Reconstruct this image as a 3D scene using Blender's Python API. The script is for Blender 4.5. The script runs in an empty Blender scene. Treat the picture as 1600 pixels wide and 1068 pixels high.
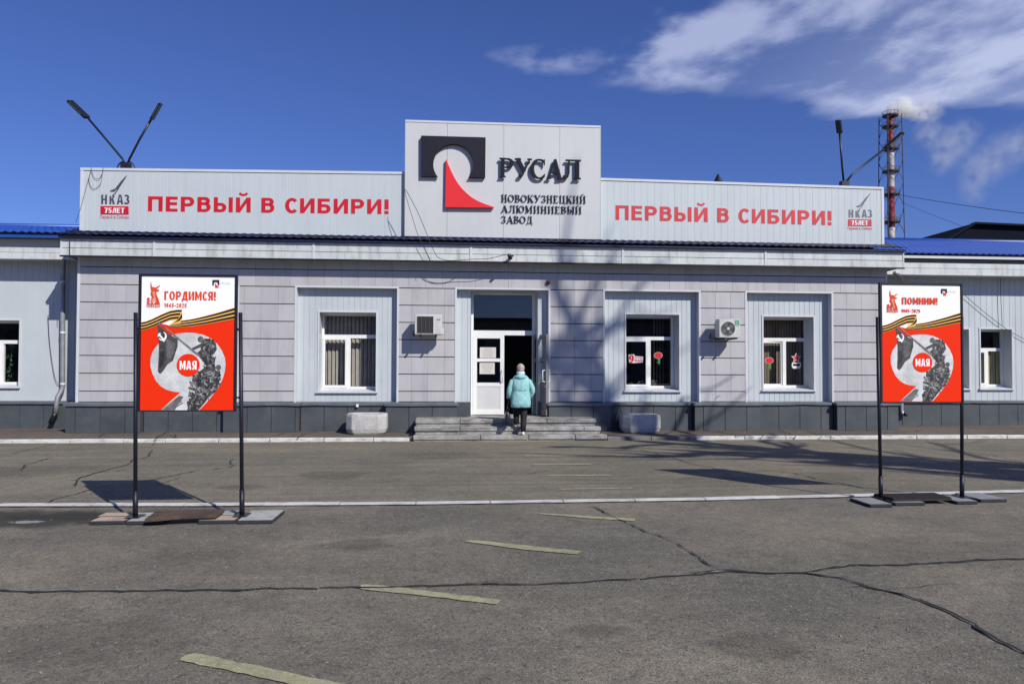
import bpy, math, random
from mathutils import Vector, Matrix
R = math.radians
rnd = random.Random(7)
scene = bpy.context.scene
C = scene.collection

# ------------------------------------------------------------------ camera
F_PX, YAW, PITCH, ROLL, SHIFT = 1113.19, 0.0782, 0.0226, 0.0030, 18.09
CAM = Vector((0, -17.5, 1.6))
fwd = Vector((math.sin(YAW)*math.cos(PITCH), math.cos(YAW)*math.cos(PITCH), math.sin(PITCH)))
rt = Vector((math.cos(YAW), -math.sin(YAW), 0)); up = rt.cross(fwd)
RT = math.cos(ROLL)*rt + math.sin(ROLL)*up
UP = -math.sin(ROLL)*rt + math.cos(ROLL)*up
cam_data = bpy.data.cameras.new('camera')
cam = bpy.data.objects.new('camera', cam_data); C.objects.link(cam)
cam.matrix_world = Matrix.Translation(CAM) @ Matrix((RT, UP, -fwd)).transposed().to_4x4()
cam_data.sensor_width = 36; cam_data.lens = 36*F_PX/1600
cam_data.shift_y = SHIFT/1600
cam_data.clip_start = 0.05; cam_data.clip_end = 3000
scene.camera = cam

def ray(px, py):
    return (fwd*F_PX + RT*(px-800) + UP*(534+SHIFT-py)).normalized()
def fx(px, py, Y=0.0):            # point of the photograph on the vertical plane y = Y
    d = ray(px, py); t = (Y-CAM.y)/d.y; p = CAM+d*t
    return p.x, p.z
def gx(px, py, Z=0.0):            # point of the photograph on the level z = Z
    d = ray(px, py); t = (Z-CAM.z)/d.z; p = CAM+d*t
    return p.x, p.y

# ------------------------------------------------------------------ light
SUN = Vector((0.70, -1.0, 0.93)).normalized()          # towards the sun
elev = math.asin(SUN.z); azim = math.atan2(SUN.x, SUN.y)
world = bpy.data.worlds.new('World'); scene.world = world; world.use_nodes = True
wn = world.node_tree.nodes; wl = world.node_tree.links; wn.clear()
def wnode(t, **k):
    n = wn.new(t)
    for a, b in k.items(): setattr(n, a, b)
    return n
def wmath(op, a, b=None, c=None, clamp=False):
    n = wnode('ShaderNodeMath', operation=op, use_clamp=clamp)
    for i, v in enumerate((a, b, c)):
        if v is None: continue
        if isinstance(v, (int, float)): n.inputs[i].default_value = v
        else: wl.new(v, n.inputs[i])
    return n.outputs[0]
sky = wnode('ShaderNodeTexSky', sky_type='NISHITA', sun_disc=False)
sky.sun_elevation = elev; sky.sun_rotation = azim
sky.air_density = 1.0; sky.dust_density = 0.35; sky.ozone_density = 3.2; sky.altitude = 200
tint = wnode('ShaderNodeMix', data_type='RGBA', blend_type='MULTIPLY'); tint.inputs[0].default_value = 1
wl.new(sky.outputs[0], tint.inputs[6]); tint.inputs[7].default_value = (0.66, 0.80, 1.40, 1)
tc = wnode('ShaderNodeTexCoord'); sp = wnode('ShaderNodeSeparateXYZ'); wl.new(tc.outputs['Generated'], sp.inputs[0])
zz = wmath('MAXIMUM', sp.outputs[2], 0.03)
cx = wmath('DIVIDE', sp.outputs[0], zz); cy = wmath('DIVIDE', sp.outputs[1], zz)
comb = wnode('ShaderNodeCombineXYZ'); wl.new(cx, comb.inputs[0]); wl.new(wmath('MULTIPLY', cy, 0.75), comb.inputs[1])
nz = wnode('ShaderNodeTexNoise'); nz.inputs['Scale'].default_value = 2.1; nz.inputs['Detail'].default_value = 9
nz.inputs['Roughness'].default_value = 0.55; nz.inputs['Distortion'].default_value = 0.25
wl.new(comb.outputs[0], nz.inputs['Vector'])
nz2 = wnode('ShaderNodeTexNoise'); nz2.inputs['Scale'].default_value = 5.0; nz2.inputs['Detail'].default_value = 6
wl.new(comb.outputs[0], nz2.inputs['Vector'])
wob = wmath('MULTIPLY', wmath('SUBTRACT', nz2.outputs[0], 0.5), 0.55)
def wsmooth(v, a, b):
    n = wnode('ShaderNodeMapRange', interpolation_type='SMOOTHSTEP'); wl.new(v, n.inputs[0])
    n.inputs[1].default_value = a; n.inputs[2].default_value = b; return n.outputs[0]
# the cloud bank covers the sky to the upper right of a line
gb = wmath('DIVIDE', wmath('SUBTRACT', cx, 1.52), 0.36); gb = wmath('DIVIDE', 0.24, wmath('ADD', 1.0, wmath('MULTIPLY', wmath('MULTIPLY', gb, gb), 2.2)))
edge = wmath('SUBTRACT', wmath('ADD', gb, 2.50), wmath('ADD', cy, wmath('MULTIPLY', wob, 0.55)))
m1 = wsmooth(edge, -0.01, 0.16)
m2 = wsmooth(wmath('ADD', cx, wob), 0.42, 0.66)
low = wmath('ADD', wmath('SUBTRACT', cy, 2.02), wmath('MULTIPLY', wmath('ADD', wob, wmath('SUBTRACT', cx, 0.62)), 1.5))
m3 = wsmooth(low, -0.10, 0.22)
body = wsmooth(wmath('ADD', nz.outputs[0], wmath('MULTIPLY', wmath('SUBTRACT', nz2.outputs[0], 0.5), 0.45)), 0.36, 0.62)
body = wmath('ADD', wmath('MULTIPLY', body, 0.62), wmath('MULTIPLY', wsmooth(cx, 0.9, 1.6), 0.22)); body = wmath('ADD', body, 0.10, clamp=True)
mask = wmath('MULTIPLY', wmath('MULTIPLY', m1, m2), wmath('MULTIPLY', m3, body))
# a small stray wisp left of the bank and thin veils everywhere
dx = wmath('SUBTRACT', cx, 0.30); dy = wmath('SUBTRACT', cy, 2.27)
g = wmath('ADD', wmath('MULTIPLY', wmath('MULTIPLY', dx, dx), 18), wmath('MULTIPLY', wmath('MULTIPLY', dy, dy), 60))
wisp = wmath('MULTIPLY', wmath('SUBTRACT', 1.0, g, clamp=True), wmath('MULTIPLY', wsmooth(nz2.outputs[0], 0.42, 0.72), 0.5))
mask = wmath('MAXIMUM', mask, wisp)
mask = wmath('MULTIPLY', wmath('MULTIPLY', mask, wsmooth(cy, 0.5, 1.5)), wsmooth(sp.outputs[2], 0.02, 0.2), clamp=True)
cl = wnode('ShaderNodeMix', data_type='RGBA'); wl.new(mask, cl.inputs[0]); wl.new(tint.outputs[2], cl.inputs[6])
cl.inputs[7].default_value = (7.0, 7.8, 11.0, 1)
bg = wnode('ShaderNodeBackground'); bg.inputs[1].default_value = 0.074; wl.new(cl.outputs[2], bg.inputs[0])
out = wnode('ShaderNodeOutputWorld'); wl.new(bg.outputs[0], out.inputs[0])

sd = bpy.data.lights.new('sun', 'SUN'); sd.energy = 4.5; sd.angle = R(0.53); sd.color = (1, 0.955, 0.87)
so = bpy.data.objects.new('sun', sd); C.objects.link(so); so.rotation_euler = SUN.to_track_quat('Z', 'Y').to_euler()
so.location = (20, -30, 30)
scene.view_settings.view_transform = 'Standard'; scene.view_settings.look = 'None'
scene.view_settings.exposure = 0; scene.view_settings.gamma = 1
scene.view_settings.use_curve_mapping = False
scene.cycles.max_bounces = 8; scene.cycles.transparent_max_bounces = 16; scene.cycles.volume_bounces = 5

# ------------------------------------------------------------------ materials
MATS = {}
def mat(name, col, rough=0.6, metal=0.0, var=0.0, vscale=3.0, bump=0.0, bscale=40.0, dirt=None, dscale=(1, 1, 1), damt=0.0,
        speck=0.0, sscale=200.0, objvar=0.0, spec=0.5, coord='pos', vcol=None):
    if name in MATS: return MATS[name]
    m = bpy.data.materials.new(name); m.use_nodes = True; nt = m.node_tree; N = nt.nodes; L = nt.links
    b = N['Principled BSDF']; b.inputs['Roughness'].default_value = rough; b.inputs['Metallic'].default_value = metal
    b.inputs['Specular IOR Level'].default_value = spec
    if coord == 'pos': g = N.new('ShaderNodeNewGeometry').outputs['Position']
    else: g = N.new('ShaderNodeTexCoord').outputs['Object']
    def noise(scale, vec=g, det=5, rough_=0.6):
        n = N.new('ShaderNodeTexNoise'); n.inputs['Scale'].default_value = scale; n.inputs['Detail'].default_value = det
        n.inputs['Roughness'].default_value = rough_; L.new(vec, n.inputs['Vector']); return n.outputs[0]
    def mr(v, a, b_, c, d):
        n = N.new('ShaderNodeMapRange'); L.new(v, n.inputs[0])
        for i, q in enumerate((a, b_, c, d)): n.inputs[1+i].default_value = q
        return n.outputs[0]
    def mix(f, a, c, mode='MIX'):
        n = N.new('ShaderNodeMix'); n.data_type = 'RGBA'; n.blend_type = mode
        for i, v in ((0, f), (6, a), (7, c)):
            if hasattr(v, 'is_linked'): L.new(v, n.inputs[i])
            elif i == 0: n.inputs[0].default_value = v
            else: n.inputs[i].default_value = (*v, 1)
        return n.outputs[2]
    cur = None
    base = col
    if var:
        v2 = vcol or tuple(c*(1-var) for c in col)
        cur = mix(mr(noise(vscale), 0.35, 0.65, 0, 1), col, v2); base = cur
    if speck:
        cur = mix(mr(noise(sscale, det=2), 0.40, 0.60, 0, 1), base, mix(1.0, base, (1-speck,)*3, 'MULTIPLY')); base = cur
        cur = mix(mr(noise(sscale*0.37, det=1), 0.63, 0.70, 0, speck), base, tuple(min(1, c*1.9) for c in col)); base = cur
    if dirt:
        mp = N.new('ShaderNodeMapping'); L.new(g, mp.inputs[0]); mp.inputs['Scale'].default_value = dscale
        cur = mix(mr(noise(1.0, mp.outputs[0], 6, 0.65), 0.50, 0.72, 0, damt), base, dirt); base = cur
    if objvar:
        oi = N.new('ShaderNodeObjectInfo')
        h = N.new('ShaderNodeHueSaturation'); L.new(mr(oi.outputs['Random'], 0, 1, 1-objvar, 1+objvar), h.inputs['Value'])
        if cur is not None: L.new(cur, h.inputs['Color'])
        else: h.inputs['Color'].default_value = (*col, 1)
        cur = h.outputs[0]
    if cur is not None: L.new(cur, b.inputs['Base Color'])
    else: b.inputs['Base Color'].default_value = (*col, 1)
    if bump:
        bp = N.new('ShaderNodeBump'); bp.inputs['Strength'].default_value = bump; bp.inputs['Distance'].default_value = 0.02
        L.new(noise(bscale), bp.inputs['Height']); L.new(bp.outputs[0], b.inputs['Normal'])
    MATS[name] = m; return m

def glass_mat(name, tintc=(0.86, 0.87, 0.86), refl=1.0):
    m = bpy.data.materials.new(name); m.use_nodes = True; N = m.node_tree.nodes; L = m.node_tree.links; N.clear()
    o = N.new('ShaderNodeOutputMaterial'); t = N.new('ShaderNodeBsdfTransparent'); t.inputs[0].default_value = (*tintc, 1)
    gl = N.new('ShaderNodeBsdfGlossy'); gl.inputs['Roughness'].default_value = 0.01; gl.inputs[0].default_value = (refl,)*3+(1,)
    lw = N.new('ShaderNodeLayerWeight'); lw.inputs[0].default_value = .5; pw = N.new('ShaderNodeMath'); pw.operation = 'POWER'; pw.inputs[1].default_value = 4; L.new(lw.outputs['Facing'], pw.inputs[0])
    fr = N.new('ShaderNodeMath'); fr.operation = 'MULTIPLY_ADD'; L.new(pw.outputs[0], fr.inputs[0]); fr.inputs[1].default_value = .9; fr.inputs[2].default_value = .075
    bp = N.new('ShaderNodeBump'); nn = N.new('ShaderNodeTexNoise'); nn.inputs['Scale'].default_value = 1.5
    bp.inputs['Strength'].default_value = 0.06; L.new(nn.outputs[0], bp.inputs['Height']); L.new(bp.outputs[0], gl.inputs['Normal'])
    mx = N.new('ShaderNodeMixShader'); L.new(fr.outputs[0], mx.inputs[0]); L.new(t.outputs[0], mx.inputs[1]); L.new(gl.outputs[0], mx.inputs[2])
    L.new(mx.outputs[0], o.inputs[0]); return m

M_panel = mat('lilac_cladding', (0.465, 0.458, 0.468), 0.45, var=0.06, vscale=1.2, bump=0.05, bscale=3, dirt=(0.25, 0.24, 0.26), dscale=(3.5, 3, 0.7), damt=0.38, objvar=0.055)
M_back = mat('dark_backing', (0.05, 0.05, 0.06), 0.8)
M_siding = mat('pale_siding', (0.52, 0.565, 0.585), 0.42, var=0.07, vscale=1.0, dirt=(0.30, 0.33, 0.36), dscale=(2.5, 2.5, 0.6), damt=0.25)
M_plank = mat('parapet_siding', (0.52, 0.57, 0.585), 0.42, var=0.05, vscale=0.8, dirt=(0.36, 0.39, 0.41), dscale=(7, 7, 0.5), damt=0.22, objvar=0.010)
M_sign = mat('sign_panel', (0.565, 0.58, 0.575), 0.4, var=0.05, vscale=0.7, dirt=(0.42, 0.43, 0.45), dscale=(4, 4, 0.5), damt=0.18, objvar=0.012)
M_fascia = mat('dirty_fascia', (0.60, 0.63, 0.625), 0.5, var=0.15, vscale=2.0, dirt=(0.13, 0.14, 0.14), dscale=(7.0, 5, 1.6), damt=0.5, objvar=0.02)
M_trim = mat('white_trim', (0.62, 0.63, 0.66), 0.4, var=0.08, vscale=3)
M_plinth = mat('plinth_panel', (0.074, 0.086, 0.096), 0.5, var=0.25, vscale=1.5, dirt=(0.14, 0.14, 0.13), dscale=(2, 2, 3), damt=0.3, objvar=0.06)
M_ledge = mat('plinth_ledge', (0.13, 0.15, 0.165), 0.5, var=0.3, vscale=3, bump=0.3, bscale=4)
M_blue = mat('blue_roof', (0.022, 0.080, 0.36), 0.38, var=0.15, vscale=1.2, bump=0.05, bscale=8)
M_navy = mat('navy_roof', (0.006, 0.011, 0.045), 0.45, var=0.2, vscale=2)
M_pvc = mat('white_pvc', (0.80, 0.80, 0.78), 0.3, var=0.05, vscale=5)
M_gasket = mat('black_gasket', (0.02, 0.02, 0.02), 0.6)
M_glass = glass_mat('window_glass')
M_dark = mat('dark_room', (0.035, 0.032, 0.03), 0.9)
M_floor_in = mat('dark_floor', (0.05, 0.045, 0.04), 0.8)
M_blind = mat('grey_blind', (0.46, 0.43, 0.38), 0.8, var=0.15, vscale=6)
M_blindb = mat('brown_blind', (0.24, 0.19, 0.14), 0.8, var=0.2, vscale=6)
M_blindy = mat('yellow_blind', (0.38, 0.36, 0.18), 0.8, var=0.1, vscale=3)
M_black = mat('black_metal', (0.012, 0.012, 0.016), 0.4, metal=0.0)
M_steelpole = mat('dark_pole_paint', (0.008, 0.009, 0.02), 0.5, var=0.3, vscale=8)
M_logo_dark = mat('charcoal_sign', (0.014, 0.013, 0.026), 0.6, var=0.15, vscale=2, spec=.2)
M_logo_edge = mat('black_sign_letter', (0.008, 0.009, 0.020), 0.6, spec=.2)
M_logo_red = mat('red_sign', (0.80, 0.018, 0.022), 0.4, var=0.08, vscale=1.5)
M_red_vinyl = mat('red_vinyl', (0.60, 0.006, 0.016), 0.45, var=0.1, vscale=3)
M_red_faded = mat('faded_red_vinyl', (0.62, 0.032, 0.042), 0.45, var=0.15, vscale=3)
M_grey_vinyl = mat('grey_vinyl', (0.07, 0.07, 0.10), 0.45, var=0.15, vscale=5)
M_white_vinyl = mat('white_vinyl', (0.75, 0.75, 0.78), 0.45)
M_conc = mat('old_concrete', (0.44, 0.43, 0.40), 0.9, var=0.5, vscale=3, bump=0.8, bscale=22, dirt=(0.09, 0.085, 0.07), dscale=(2.2, 5, 14), damt=0.95, speck=0.2, sscale=90)
M_planter = mat('planter_concrete', (0.58, 0.57, 0.545), 0.9, var=0.2, vscale=4, bump=0.7, bscale=25, dirt=(0.25, 0.24, 0.23), dscale=(5, 5, 5), damt=0.5, speck=0.15, sscale=80)
M_soil = mat('dry_soil', (0.06, 0.05, 0.04), 0.95, bump=1, bscale=40)
M_kerb = mat('white_kerb_paint', (0.68, 0.67, 0.64), 0.8, var=0.2, vscale=4, bump=0.4, bscale=30, dirt=(0.16, 0.15, 0.14), dscale=(3.5, 14, 14), damt=0.85)
M_kerb_bare = mat('bare_kerb_stone', (0.20, 0.19, 0.18), 0.9, var=0.3, vscale=6, bump=0.5, bscale=30)
M_yellow = mat('worn_yellow_paint', (0.46, 0.43, 0.25), 0.85, var=0.25, vscale=5, vcol=(0.33, 0.315, 0.19), speck=0.3, sscale=120, dirt=(0.17, 0.16, 0.135), dscale=(16, 16, 16), damt=0.85)
M_halo = mat('crack_rim', (.215, .21, .205), .95, var=.3, vscale=9)
M_crack = mat('crack_fill', (0.020, 0.021, 0.024), 0.9)
M_ac = mat('white_ac_casing', (0.60, 0.61, 0.59), 0.45, var=0.1, vscale=6, dirt=(0.3, 0.28, 0.24), dscale=(6, 6, 3), damt=0.35)
M_acdark = mat('dark_ac_grille', (0.05, 0.048, 0.045), 0.6)
M_pipe = mat('galvanised_pipe', (0.36, 0.37, 0.40), 0.4, metal=0.3, var=0.3, vscale=8)
M_wood = mat('weathered_board', (0.10, 0.065, 0.045), 0.85, var=0.45, vscale=7, bump=0.4, bscale=50, coord='obj')
M_slab_pink = mat('pinkish_slab', (0.54, 0.42, 0.32), 0.9, var=0.15, vscale=7, bump=0.4, bscale=60, speck=0.2, sscale=150, dirt=(0.13, 0.10, 0.08), dscale=(7, 7, 7), damt=0.5)
M_slab_grey = mat('grey_slab', (0.47, 0.47, 0.45), 0.9, var=0.15, vscale=7, bump=0.4, bscale=60, speck=0.2, sscale=150, dirt=(0.14, 0.13, 0.12), dscale=(7, 7, 7), damt=0.4)
M_slab_dark = mat('weathered_grey_slab', (0.31, 0.32, 0.32), 0.9, var=0.2, vscale=7, bump=0.4, bscale=60, speck=0.25, sscale=150)
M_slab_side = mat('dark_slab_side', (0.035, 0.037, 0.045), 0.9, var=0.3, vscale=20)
M_mat = mat('dark_ribbed_mat', (0.035, 0.028, 0.025), 0.85, var=0.3, vscale=12)
M_bark = mat('bark', (0.10, 0.085, 0.07), 0.95, var=0.3, vscale=5)

# ------------------------------------------------------------------ mesh helpers
ORG = {}
class MB:
    def __init__(s): s.v = []; s.f = []; s.sm = []
    def add(s, vs, fs, smooth=False):
        o = len(s.v); s.v += [tuple(v) for v in vs]; s.f += [tuple(i+o for i in f) for f in fs]; s.sm += [smooth]*len(fs); return s
    def box(s, x0, x1, y0, y1, z0, z1, bev=0.0):
        if bev <= 0:
            vs = [(x0, y0, z0), (x1, y0, z0), (x1, y1, z0), (x0, y1, z0), (x0, y0, z1), (x1, y0, z1), (x1, y1, z1), (x0, y1, z1)]
            return s.add(vs, [(0, 3, 2, 1), (4, 5, 6, 7), (0, 1, 5, 4), (1, 2, 6, 5), (2, 3, 7, 6), (3, 0, 4, 7)])
        b = bev; vs = []; idx = {}
        for i, (X, dx) in enumerate(((x0, b), (x1, -b))):
            for j, (Y, dy) in enumerate(((y0, b), (y1, -b))):
                for k, (Z, dz) in enumerate(((z0, b), (z1, -b))):
                    idx[i, j, k] = len(vs); vs += [(X, Y+dy, Z+dz), (X+dx, Y, Z+dz), (X+dx, Y+dy, Z)]
        I = lambda i, j, k, a: idx[i, j, k]+a
        f = []
        f.append((I(0,0,0,0), I(0,0,1,0), I(0,1,1,0), I(0,1,0,0))); f.append((I(1,0,0,0), I(1,1,0,0), I(1,1,1,0), I(1,0,1,0)))
        f.append((I(0,0,0,1), I(1,0,0,1), I(1,0,1,1), I(0,0,1,1))); f.append((I(0,1,0,1), I(0,1,1,1), I(1,1,1,1), I(1,1,0,1)))
        f.append((I(0,0,0,2), I(0,1,0,2), I(1,1,0,2), I(1,0,0,2))); f.append((I(0,0,1,2), I(1,0,1,2), I(1,1,1,2), I(0,1,1,2)))
        for j in (0, 1):
            for k in (0, 1):
                f.append((I(0,j,k,1), I(1,j,k,1), I(1,j,k,2), I(0,j,k,2)))
        for i in (0, 1):
            for k in (0, 1):
                f.append((I(i,0,k,0), I(i,1,k,0), I(i,1,k,2), I(i,0,k,2)))
            for j in (0, 1):
                f.append((I(i,j,0,0), I(i,j,1,0), I(i,j,1,1), I(i,j,0,1)))
        for i in (0, 1):
            for j in (0, 1):
                for k in (0, 1): f.append((I(i,j,k,0), I(i,j,k,1), I(i,j,k,2)))
        return s.add(vs, f)
    def prism(s, poly, y0, y1):                # outline in x,z extruded along y
        n = len(poly)
        a = sum(poly[i][0]*poly[(i+1) % n][1]-poly[(i+1) % n][0]*poly[i][1] for i in range(n))
        if a < 0: poly = poly[::-1]
        vs = [(x, y0, z) for x, z in poly]+[(x, y1, z) for x, z in poly]
        fs = [tuple(range(n)), tuple(range(2*n-1, n-1, -1))]
        fs += [(i, i+n, (i+1) % n+n, (i+1) % n) for i in range(n)]
        return s.add(vs, fs)
    def flat(s, poly, y):
        n = len(poly)
        a = sum(poly[i][0]*poly[(i+1) % n][1]-poly[(i+1) % n][0]*poly[i][1] for i in range(n))
        if a < 0: poly = poly[::-1]
        return s.add([(x, y, z) for x, z in poly], [tuple(range(n))])
    def slab(s, poly, z0, z1):                 # outline in x,y extruded along z
        n = len(poly)
        a = sum(poly[i][0]*poly[(i+1) % n][1]-poly[(i+1) % n][0]*poly[i][1] for i in range(n))
        if a < 0: poly = poly[::-1]
        vs = [(x, y, z0) for x, y in poly]+[(x, y, z1) for x, y in poly]
        fs = [tuple(range(n-1, -1, -1)), tuple(range(n, 2*n))]
        fs += [(i, (i+1) % n, (i+1) % n+n, i+n) for i in range(n)]
        return s.add(vs, fs)
    def tube(s, pts, r, n=8, caps=True):
        pts = [Vector(p) for p in pts]; rs = r if isinstance(r, (list, tuple)) else [r]*len(pts)
        t = (pts[1]-pts[0]).normalized(); u = t.orthogonal().normalized(); vs = []; fs = []
        for i, p in enumerate(pts):
            if 0 < i < len(pts)-1: t = ((pts[i+1]-p).normalized()+(p-pts[i-1]).normalized()).normalized()
            elif i == len(pts)-1: t = (p-pts[i-1]).normalized()
            u = (u-t*u.dot(t)).normalized(); w = t.cross(u)
            for k in range(n):
                a = 2*math.pi*k/n; vs.append(p+(u*math.cos(a)+w*math.sin(a))*rs[i])
        for i in range(len(pts)-1):
            for k in range(n):
                k2 = (k+1) % n; fs.append((i*n+k, i*n+k2, (i+1)*n+k2, (i+1)*n+k))
        if caps: fs.append(tuple(range(n-1, -1, -1))); fs.append(tuple(range((len(pts)-1)*n, len(pts)*n)))
        return s.add(vs, fs, smooth=n > 4)
    def bar(s, a, b, w, h, upv=(0, 0, 1)):      # rectangular bar between two points
        a = Vector(a); b = Vector(b); t = (b-a).normalized(); x = t.cross(Vector(upv))
        if x.length < 1e-4: x = t.orthogonal()
        x.normalize(); y = x.cross(t); vs = []
        for p in (a, b):
            for sx, sy in ((-1, -1), (1, -1), (1, 1), (-1, 1)): vs.append(p+x*sx*w/2+y*sy*h/2)
        return s.add(vs, [(0, 1, 2, 3), (7, 6, 5, 4), (0, 4, 5, 1), (1, 5, 6, 2), (2, 6, 7, 3), (3, 7, 4, 0)])
    def rings(s, rings, caps=True, smooth=True):
        n = len(rings[0]); vs = [p for r_ in rings for p in r_]; fs = []
        for i in range(len(rings)-1):
            for k in range(n):
                k2 = (k+1) % n; fs.append((i*n+k, i*n+k2, (i+1)*n+k2, (i+1)*n+k))
        if caps: fs.append(tuple(range(n-1, -1, -1))); fs.append(tuple(range((len(rings)-1)*n, len(rings)*n)))
        return s.add(vs, fs, smooth)
    def mesh(s, name):
        me = bpy.data.meshes.new(name); me.from_pydata(s.v, [], s.f); me.polygons.foreach_set('use_smooth', s.sm); me.update(); return me
    def build(s, name, m, parent=None, **tags):
        xs, ys, zs = zip(*s.v)
        c = Vector(((min(xs)+max(xs))/2, (min(ys)+max(ys))/2, min(zs) if parent is None else (min(zs)+max(zs))/2))
        s.v = [(x-c.x, y-c.y, z-c.z) for x, y, z in s.v]
        me = s.mesh(name); me.materials.append(m)
        return place(me, name, c, parent, **tags)
def place(me, name, c, parent=None, **tags):
    o = bpy.data.objects.new(name, me); C.objects.link(o); c = Vector(c)
    if parent is not None: o.parent = parent; o.location = c-ORG[parent]
    else: o.location = c
    ORG[o] = c; tag(o, **tags); return o
def tag(o, label=None, cat=None, group=None, kind=None):
    if label: o['label'] = label
    if cat: o['category'] = cat
    if group: o['group'] = group
    if kind: o['kind'] = kind
    return o
def thing(name, loc, label, cat, group=None):
    o = bpy.data.objects.new(name, None); C.objects.link(o); o.location = loc; o.empty_display_size = 0.2
    ORG[o] = Vector(loc); return tag(o, label, cat, group)

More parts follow.
